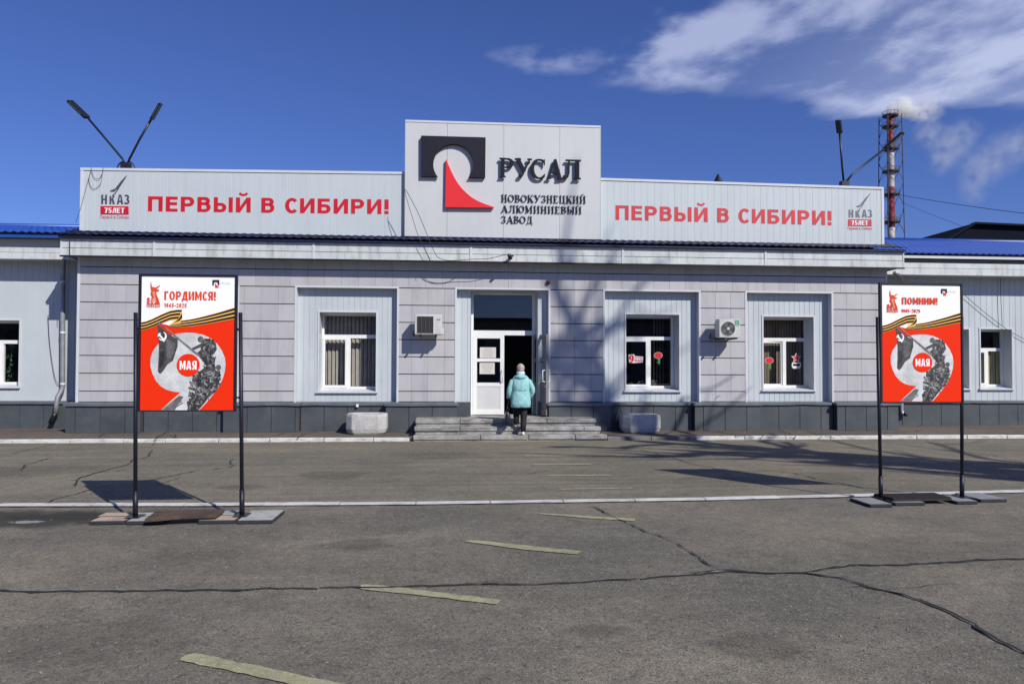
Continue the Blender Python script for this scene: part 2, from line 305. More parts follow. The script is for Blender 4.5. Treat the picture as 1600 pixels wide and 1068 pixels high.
# fonts: text turned into meshes, fitted to a box x0..x1, z0..z1 on a plane y
def char_mesh(s_, offset=0.0):
    cu = bpy.data.curves.new('t', 'FONT'); cu.body = s_; cu.size = 1; cu.offset = offset; cu.resolution_u = 4; cu.fill_mode = 'FRONT'
    ob = bpy.data.objects.new('t', cu); C.objects.link(ob)
    dg = bpy.context.evaluated_depsgraph_get(); me = bpy.data.meshes.new_from_object(ob.evaluated_get(dg))
    vs = [tuple(v.co) for v in me.vertices]; fs = [tuple(p.vertices) for p in me.polygons]
    bpy.data.objects.remove(ob); bpy.data.curves.remove(cu); bpy.data.meshes.remove(me)
    return vs, fs
def ell_pts(cx_, cz_, rx, rz, a0, a1, n=16): return [(cx_+rx*math.cos(R(a0+(a1-a0)*i/n)), cz_+rz*math.sin(R(a0+(a1-a0)*i/n))) for i in range(n+1)]
def sans_glyph(ch, ws, v, b):
    """bold sans capital as (width, polygons) in a box of height 1"""
    WD = {'П': .93, 'Е': .75, 'Р': .86, 'В': .85, 'Ы': 1.22, 'Й': .95, 'И': .95, 'С': .78, 'Б': .85, '!': .26, 'Н': .88, 'К': .90, 'А': .98, 'З': .80, 'Л': .90, 'Т': .84, 'М': 1.12, 'Я': .86,
          'Г': .70, 'О': .98, 'Д': 1.0, 'У': .9, '1': .55, '2': .78, '4': .84, '5': .78, '7': .76, '8': .80, '9': .80, '0': .82, '–': .6}
    W = WD[ch]*ws if ch != '!' else v*1.05
    out_ = []
    rect = lambda a, c, d, e: out_.append([(a, c), (d, c), (d, e), (a, e)])
    def strip(o_, i_):
        for k in range(len(o_)-1): out_.append([o_[k], i_[k], i_[k+1], o_[k+1]])
    def ring(cx_, cz_, rx, rz, a0=0, a1=360, n=24): strip(ell_pts(cx_, cz_, rx, rz, a0, a1, n), ell_pts(cx_, cz_, rx-v, rz-b, a0, a1, n))
    def bowl(x0, x1, z0, z1, mir=False):
        rz = (z1-z0)/2; rx = min((x1-x0)*.62, rz*1.15); o_ = [(x0, z1), (x1-rx, z1)]+ell_pts(x1-rx, (z0+z1)/2, rx, rz, 80, -80, 12)+[(x1-rx, z0), (x0, z0)]
        ix = max(rx-v, .02); i_ = [(x0, z1-b), (x1-rx, z1-b)]+ell_pts(x1-rx, (z0+z1)/2, ix, rz-b, 80, -80, 12)+[(x1-rx, z0+b), (x0, z0+b)]
        if mir: o_ = [(W-p[0], p[1]) for p in o_]; i_ = [(W-p[0], p[1]) for p in i_]
        strip(o_, i_)
    if ch == 'П': rect(0, 0, v, 1); rect(W-v, 0, W, 1); rect(v, 1-b, W-v, 1)
    elif ch == 'Г': rect(0, 0, v, 1); rect(v, 1-b, W, 1)
    elif ch == 'Е': rect(0, 0, v, 1); rect(v, 0, W, b); rect(v, .5-b*.35, W*.95, .5+b*.65); rect(v, 1-b, W, 1)
    elif ch == 'Р': rect(0, 0, v, 1); bowl(v, W, .36, 1)
    elif ch == 'Я': rect(W-v, 0, W, 1); bowl(v, W, .38, 1, True); out_.append([(0, 0), (v*1.1, 0), (W-v, .42), (W-v-v*.9, .42)])
    elif ch == 'В': rect(0, 0, v, 1); bowl(v, W*.95, .46, 1); bowl(v, W, 0, .46+b)
    elif ch == 'Б': rect(0, 0, v, 1); rect(v, 1-b, W*.92, 1); bowl(v, W, 0, .62)
    elif ch == 'Ы': rect(0, 0, v, 1); bowl(v, W-v*1.55, 0, .62); rect(W-v, 0, W, 1)
    elif ch in 'ИЙ':
        rect(0, 0, v, 1); rect(W-v, 0, W, 1); out_.append([(v, 0), (W-v, 1-b*1.9), (W-v, 1), (v, b*1.9)])
        if ch == 'Й': strip(ell_pts(W/2, 1.36, W*.34, .26, 200, 340, 10), ell_pts(W/2, 1.38, W*.34-v*.55, .14, 190, 350, 10))
    elif ch == 'С': ring(W*.58, .5, W*.58, .52, 42, 318)
    elif ch == 'О' or ch == '0': ring(W/2, .5, W/2, .51)
    elif ch == '!': rect(0, .32, W, 1); rect(0, 0, W, b*1.15)
    elif ch == 'Н': rect(0, 0, v, 1); rect(W-v, 0, W, 1); rect(v, .5-b/2, W-v, .5+b/2)
    elif ch == 'К': rect(0, 0, v, 1); out_.append([(v, .38), (v, .60), (W-v*1.15, 1), (W, 1)]); out_.append([(v*1.3, .50), (v*2.2, .62), (W, 0), (W-v*1.2, 0)])
    elif ch == 'А': out_.append([(0, 0), (v, 0), (W/2+v*.05, 1), (W/2-v*.62, 1)]); out_.append([(W, 0), (W-v, 0), (W/2-v*.05, 1), (W/2+v*.62, 1)]); rect(v*.9, .2, W-v*.9, .2+b)
    elif ch == 'З': ring(W*.42, .74, W*.5, .27, 150, -90, 16); ring(W*.42, .28, W*.58, .29, 90, -150, 16)
    elif ch == 'Л': rect(W-v, 0, W, 1); rect(v*1.2, 1-b, W-v, 1); out_.append([(0, 0), (v, 0), (v*1.75, 1), (v*.85, 1)])
    elif ch == 'Д': rect(W-v*1.3, b, W-v*.3, 1); rect(v*1.4, 1-b, W-v, 1); out_.append([(v*.35, b), (v*1.35, b), (v*1.95, 1), (v*1.0, 1)]); rect(0, 0, W, b); rect(0, -.16, v*.7, 0); rect(W-v*.7, -.16, W, 0)
    elif ch == 'Т': rect(0, 1-b, W, 1); rect(W/2-v/2, 0, W/2+v/2, 1-b)
    elif ch == 'М': rect(0, 0, v, 1); rect(W-v, 0, W, 1); out_.append([(v, 1), (v, .62), (W/2-v*.1, .1), (W/2+v*.3, .22)]); out_.append([(W-v, 1), (W-v, .62), (W/2+v*.1, .1), (W/2-v*.3, .22)])
    elif ch == 'У': out_.append([(0, 1), (v, 1), (W*.62, .3), (W*.5, .2)]); out_.append([(W, 1), (W-v, 1), (W*.2, 0), (W*.2+v, 0)])
    elif ch == '1': rect(W-v, 0, W, 1); out_.append([(W-v, 1), (W-v, .78), (0, .62), (0, .82)])
    elif ch == '2': ring(W*.47, .70, W*.5, .31, 165, -35, 14); out_.append([(0, b), (0, 0), (W*.98, .62), (W*.72, .55)]); rect(0, 0, W, b)
    elif ch == '4': rect(W-v*1.5, 0, W-v*.5, 1); rect(0, .2, W, .2+b); out_.append([(0, .2+b), (v, .2+b), (W-v*1.2, 1), (W-v*1.5, 1)])
    elif ch == '5': rect(W*.1, 1-b, W*.95, 1); rect(W*.1, .45, W*.1+v, 1-b); ring(W*.45, .32, W*.55, .33, 125, -150, 18)
    elif ch == '7': rect(0, 1-b, W, 1); out_.append([(W*.18, 0), (W*.18+v*1.1, 0), (W, 1-b), (W-v*1.1, 1-b)])
    elif ch == '8': ring(W/2, .74, W*.46, .27); ring(W/2, .28, W*.5, .29)
    elif ch == '9': ring(W/2, .66, W/2, .35); strip(ell_pts(W*.42, .55, W*.58, .56, 10, -120, 14), ell_pts(W*.42, .55, W*.58-v, .56-b, 10, -120, 14))
    elif ch == '–': rect(0, .38, W, .38+b)
    return W, out_
STY = {'wide': (1.0, .265, .195, .20, .49), 'cond': (.61, .195, .15, .09, .3), 'mid': (.70, .21, .16, .11, .3), 'thin': (.8, .12, .10, .15, .3)}
def layout(text, style):
    x = 0; outl = []
    if style == 'font':
        for ch in text:
            if ch == ' ': x += .3; continue
            vs, fs = char_mesh(ch); a = min(v[0] for v in vs); b = max(v[0] for v in vs)
            outl.append((ch, [(v[0]-a+x, v[1]/.727, 0) for v in vs], fs)); x += b-a+.13
        return outl, x-.13
    ws, v, b, gap, space = STY[style]
    for ch in text:
        if ch == ' ': x += space; continue
        W, polys = sans_glyph(ch, ws, v, b); vs = []; fs = []
        for k, p in enumerate(polys):
            n = len(p); a_ = sum(p[i][0]*p[(i+1) % n][1]-p[(i+1) % n][0]*p[i][1] for i in range(n))
            if a_ < 0: p = p[::-1]
            o_ = len(vs); vs += [(q[0]+x, q[1], -.00003*(k % 7 if len(polys) > 12 else k)) for q in p]; fs.append(tuple(range(o_, o_+n)))
        outl.append((ch, vs, fs)); x += W+gap
    return outl, x-gap
def text_parts(text, tl, bl, br, Y, m, parent, style='cond', name='letter', joined=False):
    """tl, bl, br: corners of the text line (cap top left, baseline left, baseline right)"""
    x0, zt = fx(*tl, Y); xb, z0 = fx(*bl, Y); x1, z1 = fx(*br, Y)
    text_world(text, x0, x1, z0, z1, zt-z0, Y, m, parent, style, name, joined)
def text_world(text, x0, x1, z0, z1, h, Y, m, parent, style='cond', name='letter', joined=False):
    L_, w = layout(text, style); sx = (x1-x0)/w; J = MB(); made = []
    for ch, vs, fs in L_:
        b = MB() if not joined else J
        b.add([(x0+vx*sx, Y+vy, z0+(z1-z0)*(vx*sx)/(x1-x0)+vz*h) for vx, vz, vy in vs], fs)
        if not joined: made.append(b.build(name, m, parent))
    if joined: made.append(J.build(name, m, parent))
    return made

# serif capitals made of strokes: (x, z) in a unit box, thick / thin strokes and slab serifs
TK, TN = 0.20, 0.085
def arc(cx_, cz_, rx, rz, a0, a1, n=14): return [(cx_+rx*math.cos(R(a0+(a1-a0)*i/n)), cz_+rz*math.sin(R(a0+(a1-a0)*i/n))) for i in range(n+1)]
SER = {}
def _v(x, w=TK): return ('s', [(x, 0), (x, 1)], w)
def _sf(x, z, w=0.32): return ('h', x, z, w)
SER['Р'] = (0.78, [_v(.2), _sf(.2, 0), _sf(.14, 1, .24), ('c', [(.2, .96)]+arc(.42, .74, .28, .22, 90, -90)+[(.2, .52)])])
SER['У'] = (0.95, [('s', [(.16, 1), (.55, .33)], TK), ('s', [(.86, 1), (.48, .2), (.40, .08), (.28, .06)], TN), _sf(.18, 1, .36), _sf(.84, 1, .26), ('d', .28, .1, .08)])
SER['С'] = (0.85, [('c', arc(.5, .5, .42, .46, 48, 312, 26)), ('s', [(.80, .70), (.80, .97)], .06), ('s', [(.80, .12), (.82, .26)], .05)])
SER['А'] = (0.95, [('s', [(.5, 1), (.84, 0)], TK), ('s', [(.48, 1), (.13, 0)], TN), ('s', [(.26, .32), (.68, .32)], .07), _sf(.13, 0, .28), _sf(.82, 0, .34)])
SER['Л'] = (0.98, [_v(.80), ('s', [(.40, 1), (.38, .3), (.32, .1), (.18, .06)], TN), ('s', [(.28, .97), (.9, .97)], .06), _sf(.80, 0, .34), _sf(.84, 1, .28), _sf(.36, 1, .26), ('d', .16, .11, .08)])
SER['Н'] = (0.92, [_v(.2), _v(.72), ('s', [(.2, .5), (.72, .5)], .07), _sf(.2, 0), _sf(.2, 1), _sf(.72, 0), _sf(.72, 1)])
SER['О'] = (0.90, [('c', arc(.45, .5, .38, .46, 0, 360, 30))])
SER['В'] = (0.80, [_v(.2), _sf(.14, 0, .24), _sf(.14, 1, .24), ('c', [(.2, .96)]+arc(.40, .75, .24, .21, 90, -90)+[(.2, .54)]), ('c', [(.2, .5)]+arc(.42, .27, .29, .23, 90, -90)+[(.2, .04)])])
SER['К'] = (0.90, [_v(.2), _sf(.2, 0), _sf(.2, 1), ('s', [(.24, .45), (.72, 1)], TN), ('s', [(.40, .6), (.78, 0)], TK*.9), _sf(.72, 1, .26), _sf(.78, 0, .28)])
SER['З'] = (0.72, [('c', [(.12, .8)]+arc(.34, .75, .24, .21, 150, -90)), ('c', arc(.34, .27, .28, .23, 90, -160)), ('s', [(.1, .74), (.1, .95)], .05)])
SER['Е'] = (0.76, [_v(.2), _sf(.14, 0, .24), _sf(.14, 1, .24), ('s', [(.2, .97), (.66, .97)], .06), ('s', [(.2, .5), (.52, .5)], .06), ('s', [(.2, .03), (.68, .03)], .06), ('s', [(.66, 1), (.66, .82)], .05), ('s', [(.68, 0), (.68, .2)], .05)])
SER['Ц'] = (0.95, [_v(.2), _v(.72), ('s', [(.2, .03), (.9, .03)], .06), _sf(.2, 1), _sf(.72, 1), ('s', [(.9, .05), (.9, -.2)], .06)])
SER['И'] = (0.94, [_v(.2), _v(.74), ('s', [(.2, .08), (.74, .92)], TN), _sf(.2, 0), _sf(.2, 1), _sf(.74, 0), _sf(.74, 1)])
SER['Й'] = (0.94, SER['И'][1]+[('s', [(.32, 1.28), (.40, 1.17), (.54, 1.17), (.62, 1.28)], .07)])
SER['Ю'] = (1.20, [_v(.2), _sf(.2, 0), _sf(.2, 1), ('s', [(.2, .5), (.45, .5)], .07), ('c', arc(.78, .5, .34, .46, 0, 360, 28))])
SER['М'] = (1.12, [_v(.92), ('s', [(.2, 0), (.2, 1)], TN), ('s', [(.22, 1), (.52, .1)], TK*.85), ('s', [(.52, .1), (.88, 1)], TN), _sf(.2, 0, .28), _sf(.16, 1, .22), _sf(.92, 0), _sf(.96, 1, .26)])
SER['Ы'] = (1.10, [_v(.2), _sf(.2, 1), _v(.92), _sf(.92, 0), _sf(.92, 1), ('c', [(.2, .52)]+arc(.40, .28, .24, .24, 90, -90)+[(.2, .04)])])
SER['Д'] = (0.98, [_v(.72), ('s', [(.38, 1), (.34, .4), (.2, .06)], TN), ('s', [(.28, .97), (.84, .97)], .06), ('s', [(.08, .03), (.94, .03)], .06), ('s', [(.10, .05), (.10, -.2)], .06), ('s', [(.92, .05), (.92, -.2)], .06)])
def serif_letter(ch, x0, z0, w, h, Y, depth, m, parent, shear=0.0, wk=1.0):
    W, parts = SER[ch]; b = MB(); k = [0]
    tx = lambda p: (x0+p[0]/W*w, z0+p[1]*h+shear*(p[0]/W*w))
    def poly(pts):
        k[0] += 1; e = 0.0006*k[0]; b.prism([tx(p) for p in pts], Y-e, Y+depth)
    def seg(p, q, a, c):
        d = Vector((q[0]-p[0], q[1]-p[1])); L = d.length
        if L < 1e-5: return
        n = Vector((-d.y, d.x))/L; poly([(p[0]+n.x*a/2, p[1]+n.y*a/2), (p[0]-n.x*a/2, p[1]-n.y*a/2), (q[0]-n.x*c/2, q[1]-n.y*c/2), (q[0]+n.x*c/2, q[1]+n.y*c/2)])
    for it in parts:
        if it[0] == 's':
            for p, q in zip(it[1], it[1][1:]):
                w_ = it[2]*wk
                if p[0] == q[0]: poly([(p[0]-w_/2, min(p[1], q[1])), (p[0]+w_/2, min(p[1], q[1])), (p[0]+w_/2, max(p[1], q[1])), (p[0]-w_/2, max(p[1], q[1]))])
                else: seg(p, q, w_, w_)
        elif it[0] == 'h':
            x, z, w_ = it[1:]; zz_ = (0, .065) if z == 0 else (.935, 1.0); poly([(x-w_/2, zz_[0]), (x+w_/2, zz_[0]), (x+w_/2, zz_[1]), (x-w_/2, zz_[1])])
        elif it[0] == 'c':                      # contrast stroke: thick where it runs upright
            P = it[1]; up_, dn = [], []
            for i, p in enumerate(P):
                a = P[max(0, i-1)]; c = P[min(len(P)-1, i+1)]; d = Vector((c[0]-a[0], c[1]-a[1]))
                if len(P) > 25 and P[0] == P[-1] or (abs(P[0][0]-P[-1][0]) < 1e-6 and abs(P[0][1]-P[-1][1]) < 1e-6 and i in (0, len(P)-1)):
                    a = P[i-1] if i > 0 else P[-2]; c = P[i+1] if i < len(P)-1 else P[1]; d = Vector((c[0]-a[0], c[1]-a[1]))
                d.normalize(); wd = (TN*.75+(TK-TN*.5)*abs(d.y)**1.5)*wk; n = Vector((-d.y, d.x))
                up_.append((p[0]+n.x*wd/2, p[1]+n.y*wd/2)); dn.append((p[0]-n.x*wd/2, p[1]-n.y*wd/2))
            for i in range(len(P)-1):
                k[0] += 0; b.prism([tx(up_[i]), tx(dn[i]), tx(dn[i+1]), tx(up_[i+1])], Y-0.0003*(1+len(b.f) % 2), Y+depth)
        elif it[0] == 'd':
            x, z, r_ = it[1:]; poly([(x+r_*math.cos(a*math.pi/5), z+r_*math.sin(a*math.pi/5)) for a in range(10)])
    return b.build('letter', m, parent)
def serif_text(text, x0, x1, z0, z1, h, Y, depth, m, parent, gap=0.10):
    tot = sum(SER[c][0] for c in text)+gap*(len(text)-1); s_ = (x1-x0)/tot; x = x0
    for c in text:
        w = SER[c][0]*s_; serif_letter(c, x, z0+(z1-z0)*(x-x0)/(x1-x0), w, h, Y, depth, m, parent, (z1-z0)/(x1-x0), .62); x += w+gap*s_
#PART2
# ================================================================== GROUND
def asphalt(name, c1, c2, wet=False, streak=0.0, seed=0.0):
    m = bpy.data.materials.new(name); m.use_nodes = True; N = m.node_tree.nodes; L = m.node_tree.links; b = N['Principled BSDF']
    g = N.new('ShaderNodeNewGeometry').outputs['Position']
    def noise(scale, det=4, vec=g, rg=0.6):
        n = N.new('ShaderNodeTexNoise'); n.inputs['Scale'].default_value = scale; n.inputs['Detail'].default_value = det; n.inputs['Roughness'].default_value = rg
        L.new(vec, n.inputs['Vector']); return n.outputs[0]
    def mr(v, a, b_, c, d):
        n = N.new('ShaderNodeMapRange'); L.new(v, n.inputs[0])
        for i, q in enumerate((a, b_, c, d)): n.inputs[1+i].default_value = q
        return n.outputs[0]
    def mix(f, a, c, mode='MIX'):
        n = N.new('ShaderNodeMix'); n.data_type = 'RGBA'; n.blend_type = mode
        for i, v in ((0, f), (6, a), (7, c)):
            if hasattr(v, 'is_linked'): L.new(v, n.inputs[i])
            elif i == 0: n.inputs[0].default_value = v
            else: n.inputs[i].default_value = (*v, 1)
        return n.outputs[2]
    def mapped(sx, sy, off=0):
        mp = N.new('ShaderNodeMapping'); L.new(g, mp.inputs[0]); mp.inputs['Scale'].default_value = (sx, sy, 1); mp.inputs['Location'].default_value = (off, off*.7, 0)
        return mp.outputs[0]
    cur = mix(mr(noise(0.35, 6, mapped(1, 1, seed)), .40, .60, 0, 1), c1, c2)
    cur = mix(mr(noise(1.1, 5, mapped(.35, 1.6, 21)), .52, .66, 0, .35), cur, tuple(min(1, c*1.28) for c in c1))
    cur = mix(mr(noise(2.6, 5), .45, .75, 0, .42), cur, tuple(c*.62 for c in c2))
    if streak:
        cur = mix(mr(noise(1.0, 5, mapped(.10, 3.0)), .50, .68, 0, streak), cur, tuple(c*.55 for c in c1))
        cur = mix(mr(noise(1.0, 4, mapped(.07, 4.5, 9)), .55, .7, 0, streak*.5), cur, tuple(c*1.35 for c in c1))
    # aggregate: stones of several tones and sizes, holes between them
    vo = N.new('ShaderNodeTexVoronoi'); vo.inputs['Scale'].default_value = 150; L.new(g, vo.inputs['Vector'])
    sepc = N.new('ShaderNodeSeparateColor'); L.new(vo.outputs['Color'], sepc.inputs[0])
    cur = mix(1.0, cur, mix(sepc.outputs[0], (0.55, 0.55, 0.56), (1.45, 1.43, 1.38)), 'MULTIPLY')
    vo2 = N.new('ShaderNodeTexVoronoi'); vo2.inputs['Scale'].default_value = 55; L.new(g, vo2.inputs['Vector'])
    s2 = N.new('ShaderNodeSeparateColor'); L.new(vo2.outputs['Color'], s2.inputs[0])
    cur = mix(mr(s2.outputs[1], .965, .98, 0, .5), cur, (.30, .29, .27))
    cur = mix(mr(s2.outputs[2], .93, .96, 0, .5), cur, (.05, .05, .05))
    cur = mix(1.0, cur, mix(mr(noise(9, 6, rg=.75), .35, .65, 0, 1), (.84, .84, .84), (1.16, 1.15, 1.13)), 'MULTIPLY')
    rough = 0.92
    if wet:
        sep = N.new('ShaderNodeSeparateXYZ'); L.new(g, sep.inputs[0])
        def mth(op, a, b_=None):
            n = N.new('ShaderNodeMath'); n.operation = op
            for i, v in enumerate((a, b_)):
                if v is None: continue
                if hasattr(v, 'is_linked'): L.new(v, n.inputs[i])
                else: n.inputs[i].default_value = v
            return n.outputs[0]
        for wx, wy, ax, ay, am in wet:
            dx_ = mth('DIVIDE', mth('SUBTRACT', sep.outputs[0], wx), ax); dy_ = mth('DIVIDE', mth('SUBTRACT', sep.outputs[1], wy), ay)
            d2 = mth('ADD', mth('MULTIPLY', dx_, dx_), mth('MULTIPLY', dy_, dy_))
            d2 = mth('ADD', d2, mr(noise(3.0, 5), .3, .7, -.5, .5))
            cur = mix(mr(d2, 1.3, .5, 0, am), cur, tuple(c*.25 for c in c2))
    L.new(cur, b.inputs['Base Color']); b.inputs['Roughness'].default_value = rough; b.inputs['Specular IOR Level'].default_value = .3
    bp = N.new('ShaderNodeBump'); bp.inputs['Strength'].default_value = .5; bp.inputs['Distance'].default_value = .006
    L.new(mix(.5, vo.outputs['Distance'], vo2.outputs['Distance']), bp.inputs['Height']); L.new(bp.outputs[0], b.inputs['Normal'])
    return m
pud = gx(40, 816); wetc = gx(60, 812)
M_lot = asphalt('asphalt_lot', (.205, .183, .143), (.135, .127, .106), wet=[(wetc[0]-.5, wetc[1]+.08, 1.9, .48, .85), (wetc[0]+.6, wetc[1]+.16, 1.3, .22, .85), (*gx(560, 850), .35, .22, .35), (*gx(1180, 1010), .30, .22, .30), (*gx(930, 985), .22, .12, .35), (*gx(120, 1000), .7, .35, .22), (*gx(1450, 860), .9, .5, .22), (*gx(330, 860), .5, .3, .2)])
M_road = asphalt('asphalt_road', (.215, .192, .145), (.155, .143, .112), streak=.65, seed=5, wet=[(*gx(520, 742), .5, .5, .3), (*gx(1120, 752), .7, .5, .22), (*gx(690, 712), .9, .6, .25), (*gx(60, 735), 1.2, .7, .25), (*gx(1290, 745), .5, .5, .25), (*gx(380, 762), .35, .25, .4)])
M_pave = asphalt('asphalt_pavement', (.150, .122, .100), (.105, .090, .078), seed=11)
ground = MB().slab([(-900, -900), (900, -900), (900, 1500), (-900, 1500)], -.3, 0).build('ground', M_lot, kind='structure')

mid = [gx(-300, 794), gx(0, 790), gx(290, 789.5), gx(650, 787), gx(1100, 780.5), gx(1330, 775), gx(1600, 768), gx(1900, 762)]
KY = -1.50
road = MB().slab([(p[0], p[1]+.05) for p in mid]+[(60, mid[-1][1]), (60, KY+.02), (-60, KY+.02), (-60, mid[0][1])], -.2, .004).build('road', M_road, kind='structure')
# pavement, rising a little towards the wall
pv = MB(); pv.add([(-40, KY+.12, .08), (40, KY+.12, .08), (40, 1.6, .125), (-40, 1.6, .125), (-40, KY+.12, -.2), (40, KY+.12, -.2), (40, 1.6, -.2), (-40, 1.6, -.2)],
       [(0, 1, 2, 3), (4, 7, 6, 5), (0, 4, 5, 1), (1, 5, 6, 2), (2, 6, 7, 3), (3, 7, 4, 0)])
pavement = pv.build('pavement', M_pave, kind='structure')
# kerb stones of the pavement
kerb = bpy.data.objects.new('kerb', None); C.objects.link(kerb); kerb.location = (0, KY, 0); ORG[kerb] = Vector((0, KY, 0)); kerb['kind'] = 'structure'
x = -18.0; xs0 = fx(640, 687, KY)[0]; xs1 = fx(948, 687, KY)[0]; xb1 = fx(1068, 687, KY)[0]
while x < 24:
    L_ = rnd.uniform(.85, 1.25)
    if xs0-.05 < x < xs1: x = xs1+.02; continue
    if x < xs0 < x+L_: L_ = xs0-x
    dz = rnd.uniform(-.007, .006)
    if L_ > .1:
        b = MB().box(x, x+L_-.012, KY+rnd.uniform(-.008, .008), KY+.12, -.1, .085+dz, .012)
        b.build('kerb_stone', M_kerb_bare if xs1-.1 < x < xb1-.4 else M_kerb, kerb)
    x += L_
# flush white kerb line across the lot
line = bpy.data.objects.new('flush_kerb', None); C.objects.link(line); line.location = (0, -8.8, 0); ORG[line] = Vector((0, -8.8, 0)); line['kind'] = 'structure'
for a, c in zip(mid, mid[1:]):
    n = max(1, round((c[0]-a[0])/1.0))
    for i in range(n):
        p = Vector(a).lerp(Vector(c), i/n); q = Vector(a).lerp(Vector(c), (i+1)/n); d = (q-p).normalized()*.006
        p = p+d; q = q-d; j = rnd.uniform(-.006, .006); w_ = .060
        MB().slab([(p.x, p.y-w_+j), (q.x, q.y-w_+j*.3), (q.x, q.y+w_), (p.x, p.y+w_)], -.1, .022+rnd.uniform(-.003, .004)).build('kerb_stone', M_kerb, line)

def seam_strip():
    b = MB(); vs = []; P = []
    for a, c in zip(mid, mid[1:]):
        n = max(1, int((c[0]-a[0])/.12))
        for i in range(n): P.append(Vector(a).lerp(Vector(c), i/n))
    for p in P: vs += [(p.x, p.y-.056, .010), (p.x, p.y-.080-.03*rnd.random()**2, .010)]
    b.add(vs, [(2*i+1, 2*i+3, 2*i+2, 2*i) for i in range(len(P)-1)]); b.build('seam', M_crack, line)
seam_strip()
def crack(pts, w, z, parent=ground, rough=.35, rim=False):
    P = [Vector(gx(*p, z)) for p in pts]; pts2 = []; wd = []
    for a, c in zip(P, P[1:]):
        n = max(2, int((c-a).length/.07)); d = (c-a).normalized(); nn = Vector((-d.y, d.x))
        for i in range(n):
            t = i/n; pts2.append(a.lerp(c, t)+nn*rnd.gauss(0, .010)+d*rnd.gauss(0, .006)); wd.append(w*(.25+rough*2.6*rnd.random()**1.5))
    pts2.append(P[-1]); wd.append(w*.2); wd[0] = w*.2
    L_, Rr = [], []
    for i, p in enumerate(pts2):
        a = pts2[max(0, i-1)]; c = pts2[min(len(pts2)-1, i+1)]; d = (c-a).normalized(); n = Vector((-d.y, d.x))
        L_.append(p+n*wd[i]/2); Rr.append(p-n*wd[i]/2)
    n = len(pts2)
    if rim:
        for i in range(6, n-4, 9):
            if rnd.random() < .6:
                p = pts2[i]; a_ = rnd.uniform(0, 6.28); q = [p]
                for _k in range(rnd.randint(3, 7)): a_ += rnd.gauss(0, .5); q.append(q[-1]+Vector((math.cos(a_), math.sin(a_)*.8))*.035)
                sv = []
                for k_, v_ in enumerate(q): ww = .004*(1-k_/len(q))+.001; sv += [(v_.x-ww, v_.y+ww, z-.001), (v_.x+ww, v_.y-ww, z-.001)]
                MB().add(sv, [(2*k_, 2*k_+1, 2*k_+3, 2*k_+2) for k_ in range(len(q)-1)]).build('crack_spur', M_crack, parent)
    if rim:
        h = MB(); hv = []
        for i in range(n):
            k = .5+.5*math.sin(i*.09+pts[0][0]); hv += [(L_[i].x, L_[i].y+w*(.3+1.1*k*rnd.random()), z-.003), (Rr[i].x, Rr[i].y, z-.003)]
        h.add(hv, [(2*i+1, 2*i+3, 2*i+2, 2*i) for i in range(n-1)]); h.build('crack_rim', M_halo, parent)
    b = MB()
    b.add([(p.x, p.y, z) for p in L_]+[(p.x, p.y, z) for p in Rr], [(i+n, i+n+1, i+1, i) for i in range(n-1)])
    return b.build('crack', M_crack, parent)
z6 = lambda L_: [(1000+a/2.495, 640+b/2.495) for a, b in L_]
z5 = lambda L_: [(500+a/2.496, 640+b/2.496) for a, b in L_]
z4 = lambda L_: [(a/2.496, 640+b/2.496) for a, b in L_]
crack(z5([(1050, 372), (1080, 382), (1120, 402), (1180, 432), (1247, 462)])+z6([(20, 472), (75, 487), (145, 517), (190, 550), (245, 580), (270, 600), (330, 620)]), .022, .012)
crack(z4([(-90, 700), (0, 703), (90, 704), (170, 708), (260, 704), (400, 703), (650, 700), (900, 700), (1050, 692), (1180, 692), (1240, 695)]), .034, .012, rim=True)
crack(z5([(0, 692), (120, 688), (240, 690), (430, 683), (530, 678), (620, 675), (760, 677), (880, 675), (1000, 669), (1100, 662), (1240, 655)]), .024, .013, rim=True)
crack(z6([(0, 655), (100, 645), (200, 640), (340, 628), (400, 630), (480, 632), (560, 632), (640, 632), (700, 622), (760, 610), (820, 602), (1000, 602), (1100, 598), (1200, 590), (1350, 580), (1497, 578), (1600, 574)]), .036, .012, rim=True)
crack(z6([(200, 634), (300, 622), (340, 620), (420, 628)]), .045, .0125)
crack(z6([(640, 633), (700, 640), (780, 652), (860, 677), (950, 700), (1020, 715), (1100, 742), (1190, 775), (1290, 830), (1370, 880), (1450, 920), (1497, 940), (1560, 965)]), .030, .0135, rim=True)
crack(z6([(950, 697), (1080, 690), (1150, 678), (1230, 673)]), .010, .012)
crack(z5([(620, 672), (660, 664), (720, 668), (760, 676)]), .012, .012)
Zr = .010
crack(z4([(180, 360), (240, 340), (300, 325), (360, 308), (420, 295), (510, 285)]), .03, Zr)
crack(z4([(540, 280), (600, 270), (640, 262), (700, 250), (750, 240), (830, 232), (900, 222), (915, 215), (895, 207), (910, 190)]), .03, Zr)
crack(z4([(295, 295), (300, 272), (320, 262), (340, 256), (380, 244), (420, 232), (470, 220), (505, 210), (520, 192)]), .04, Zr)
crack(z4([(515, 192), (560, 188), (580, 180), (585, 165), (592, 155)]), .035, Zr)
crack(z4([(280, 275), (310, 270)]), .06, Zr)
crack(z4([(85, 235), (92, 215), (130, 205), (200, 185)]), .03, Zr)
crack(z4([(40, 172), (110, 155), (180, 140), (215, 130)]), .03, Zr)
crack(z4([(350, 192), (430, 190), (510, 192)]), .02, Zr)
crack(z4([(940, 186), (1050, 184), (1248, 186)])+z5([(60, 186), (140, 184)]), .02, Zr)
crack(z4([(560, 292), (640, 285), (700, 262)]), .015, Zr)
crack(z6([(0, 155), (60, 168), (130, 187), (200, 210), (300, 228), (420, 240), (520, 238), (600, 245), (640, 255), (690, 270), (760, 280), (850, 300), (930, 322)]), .025, Zr)
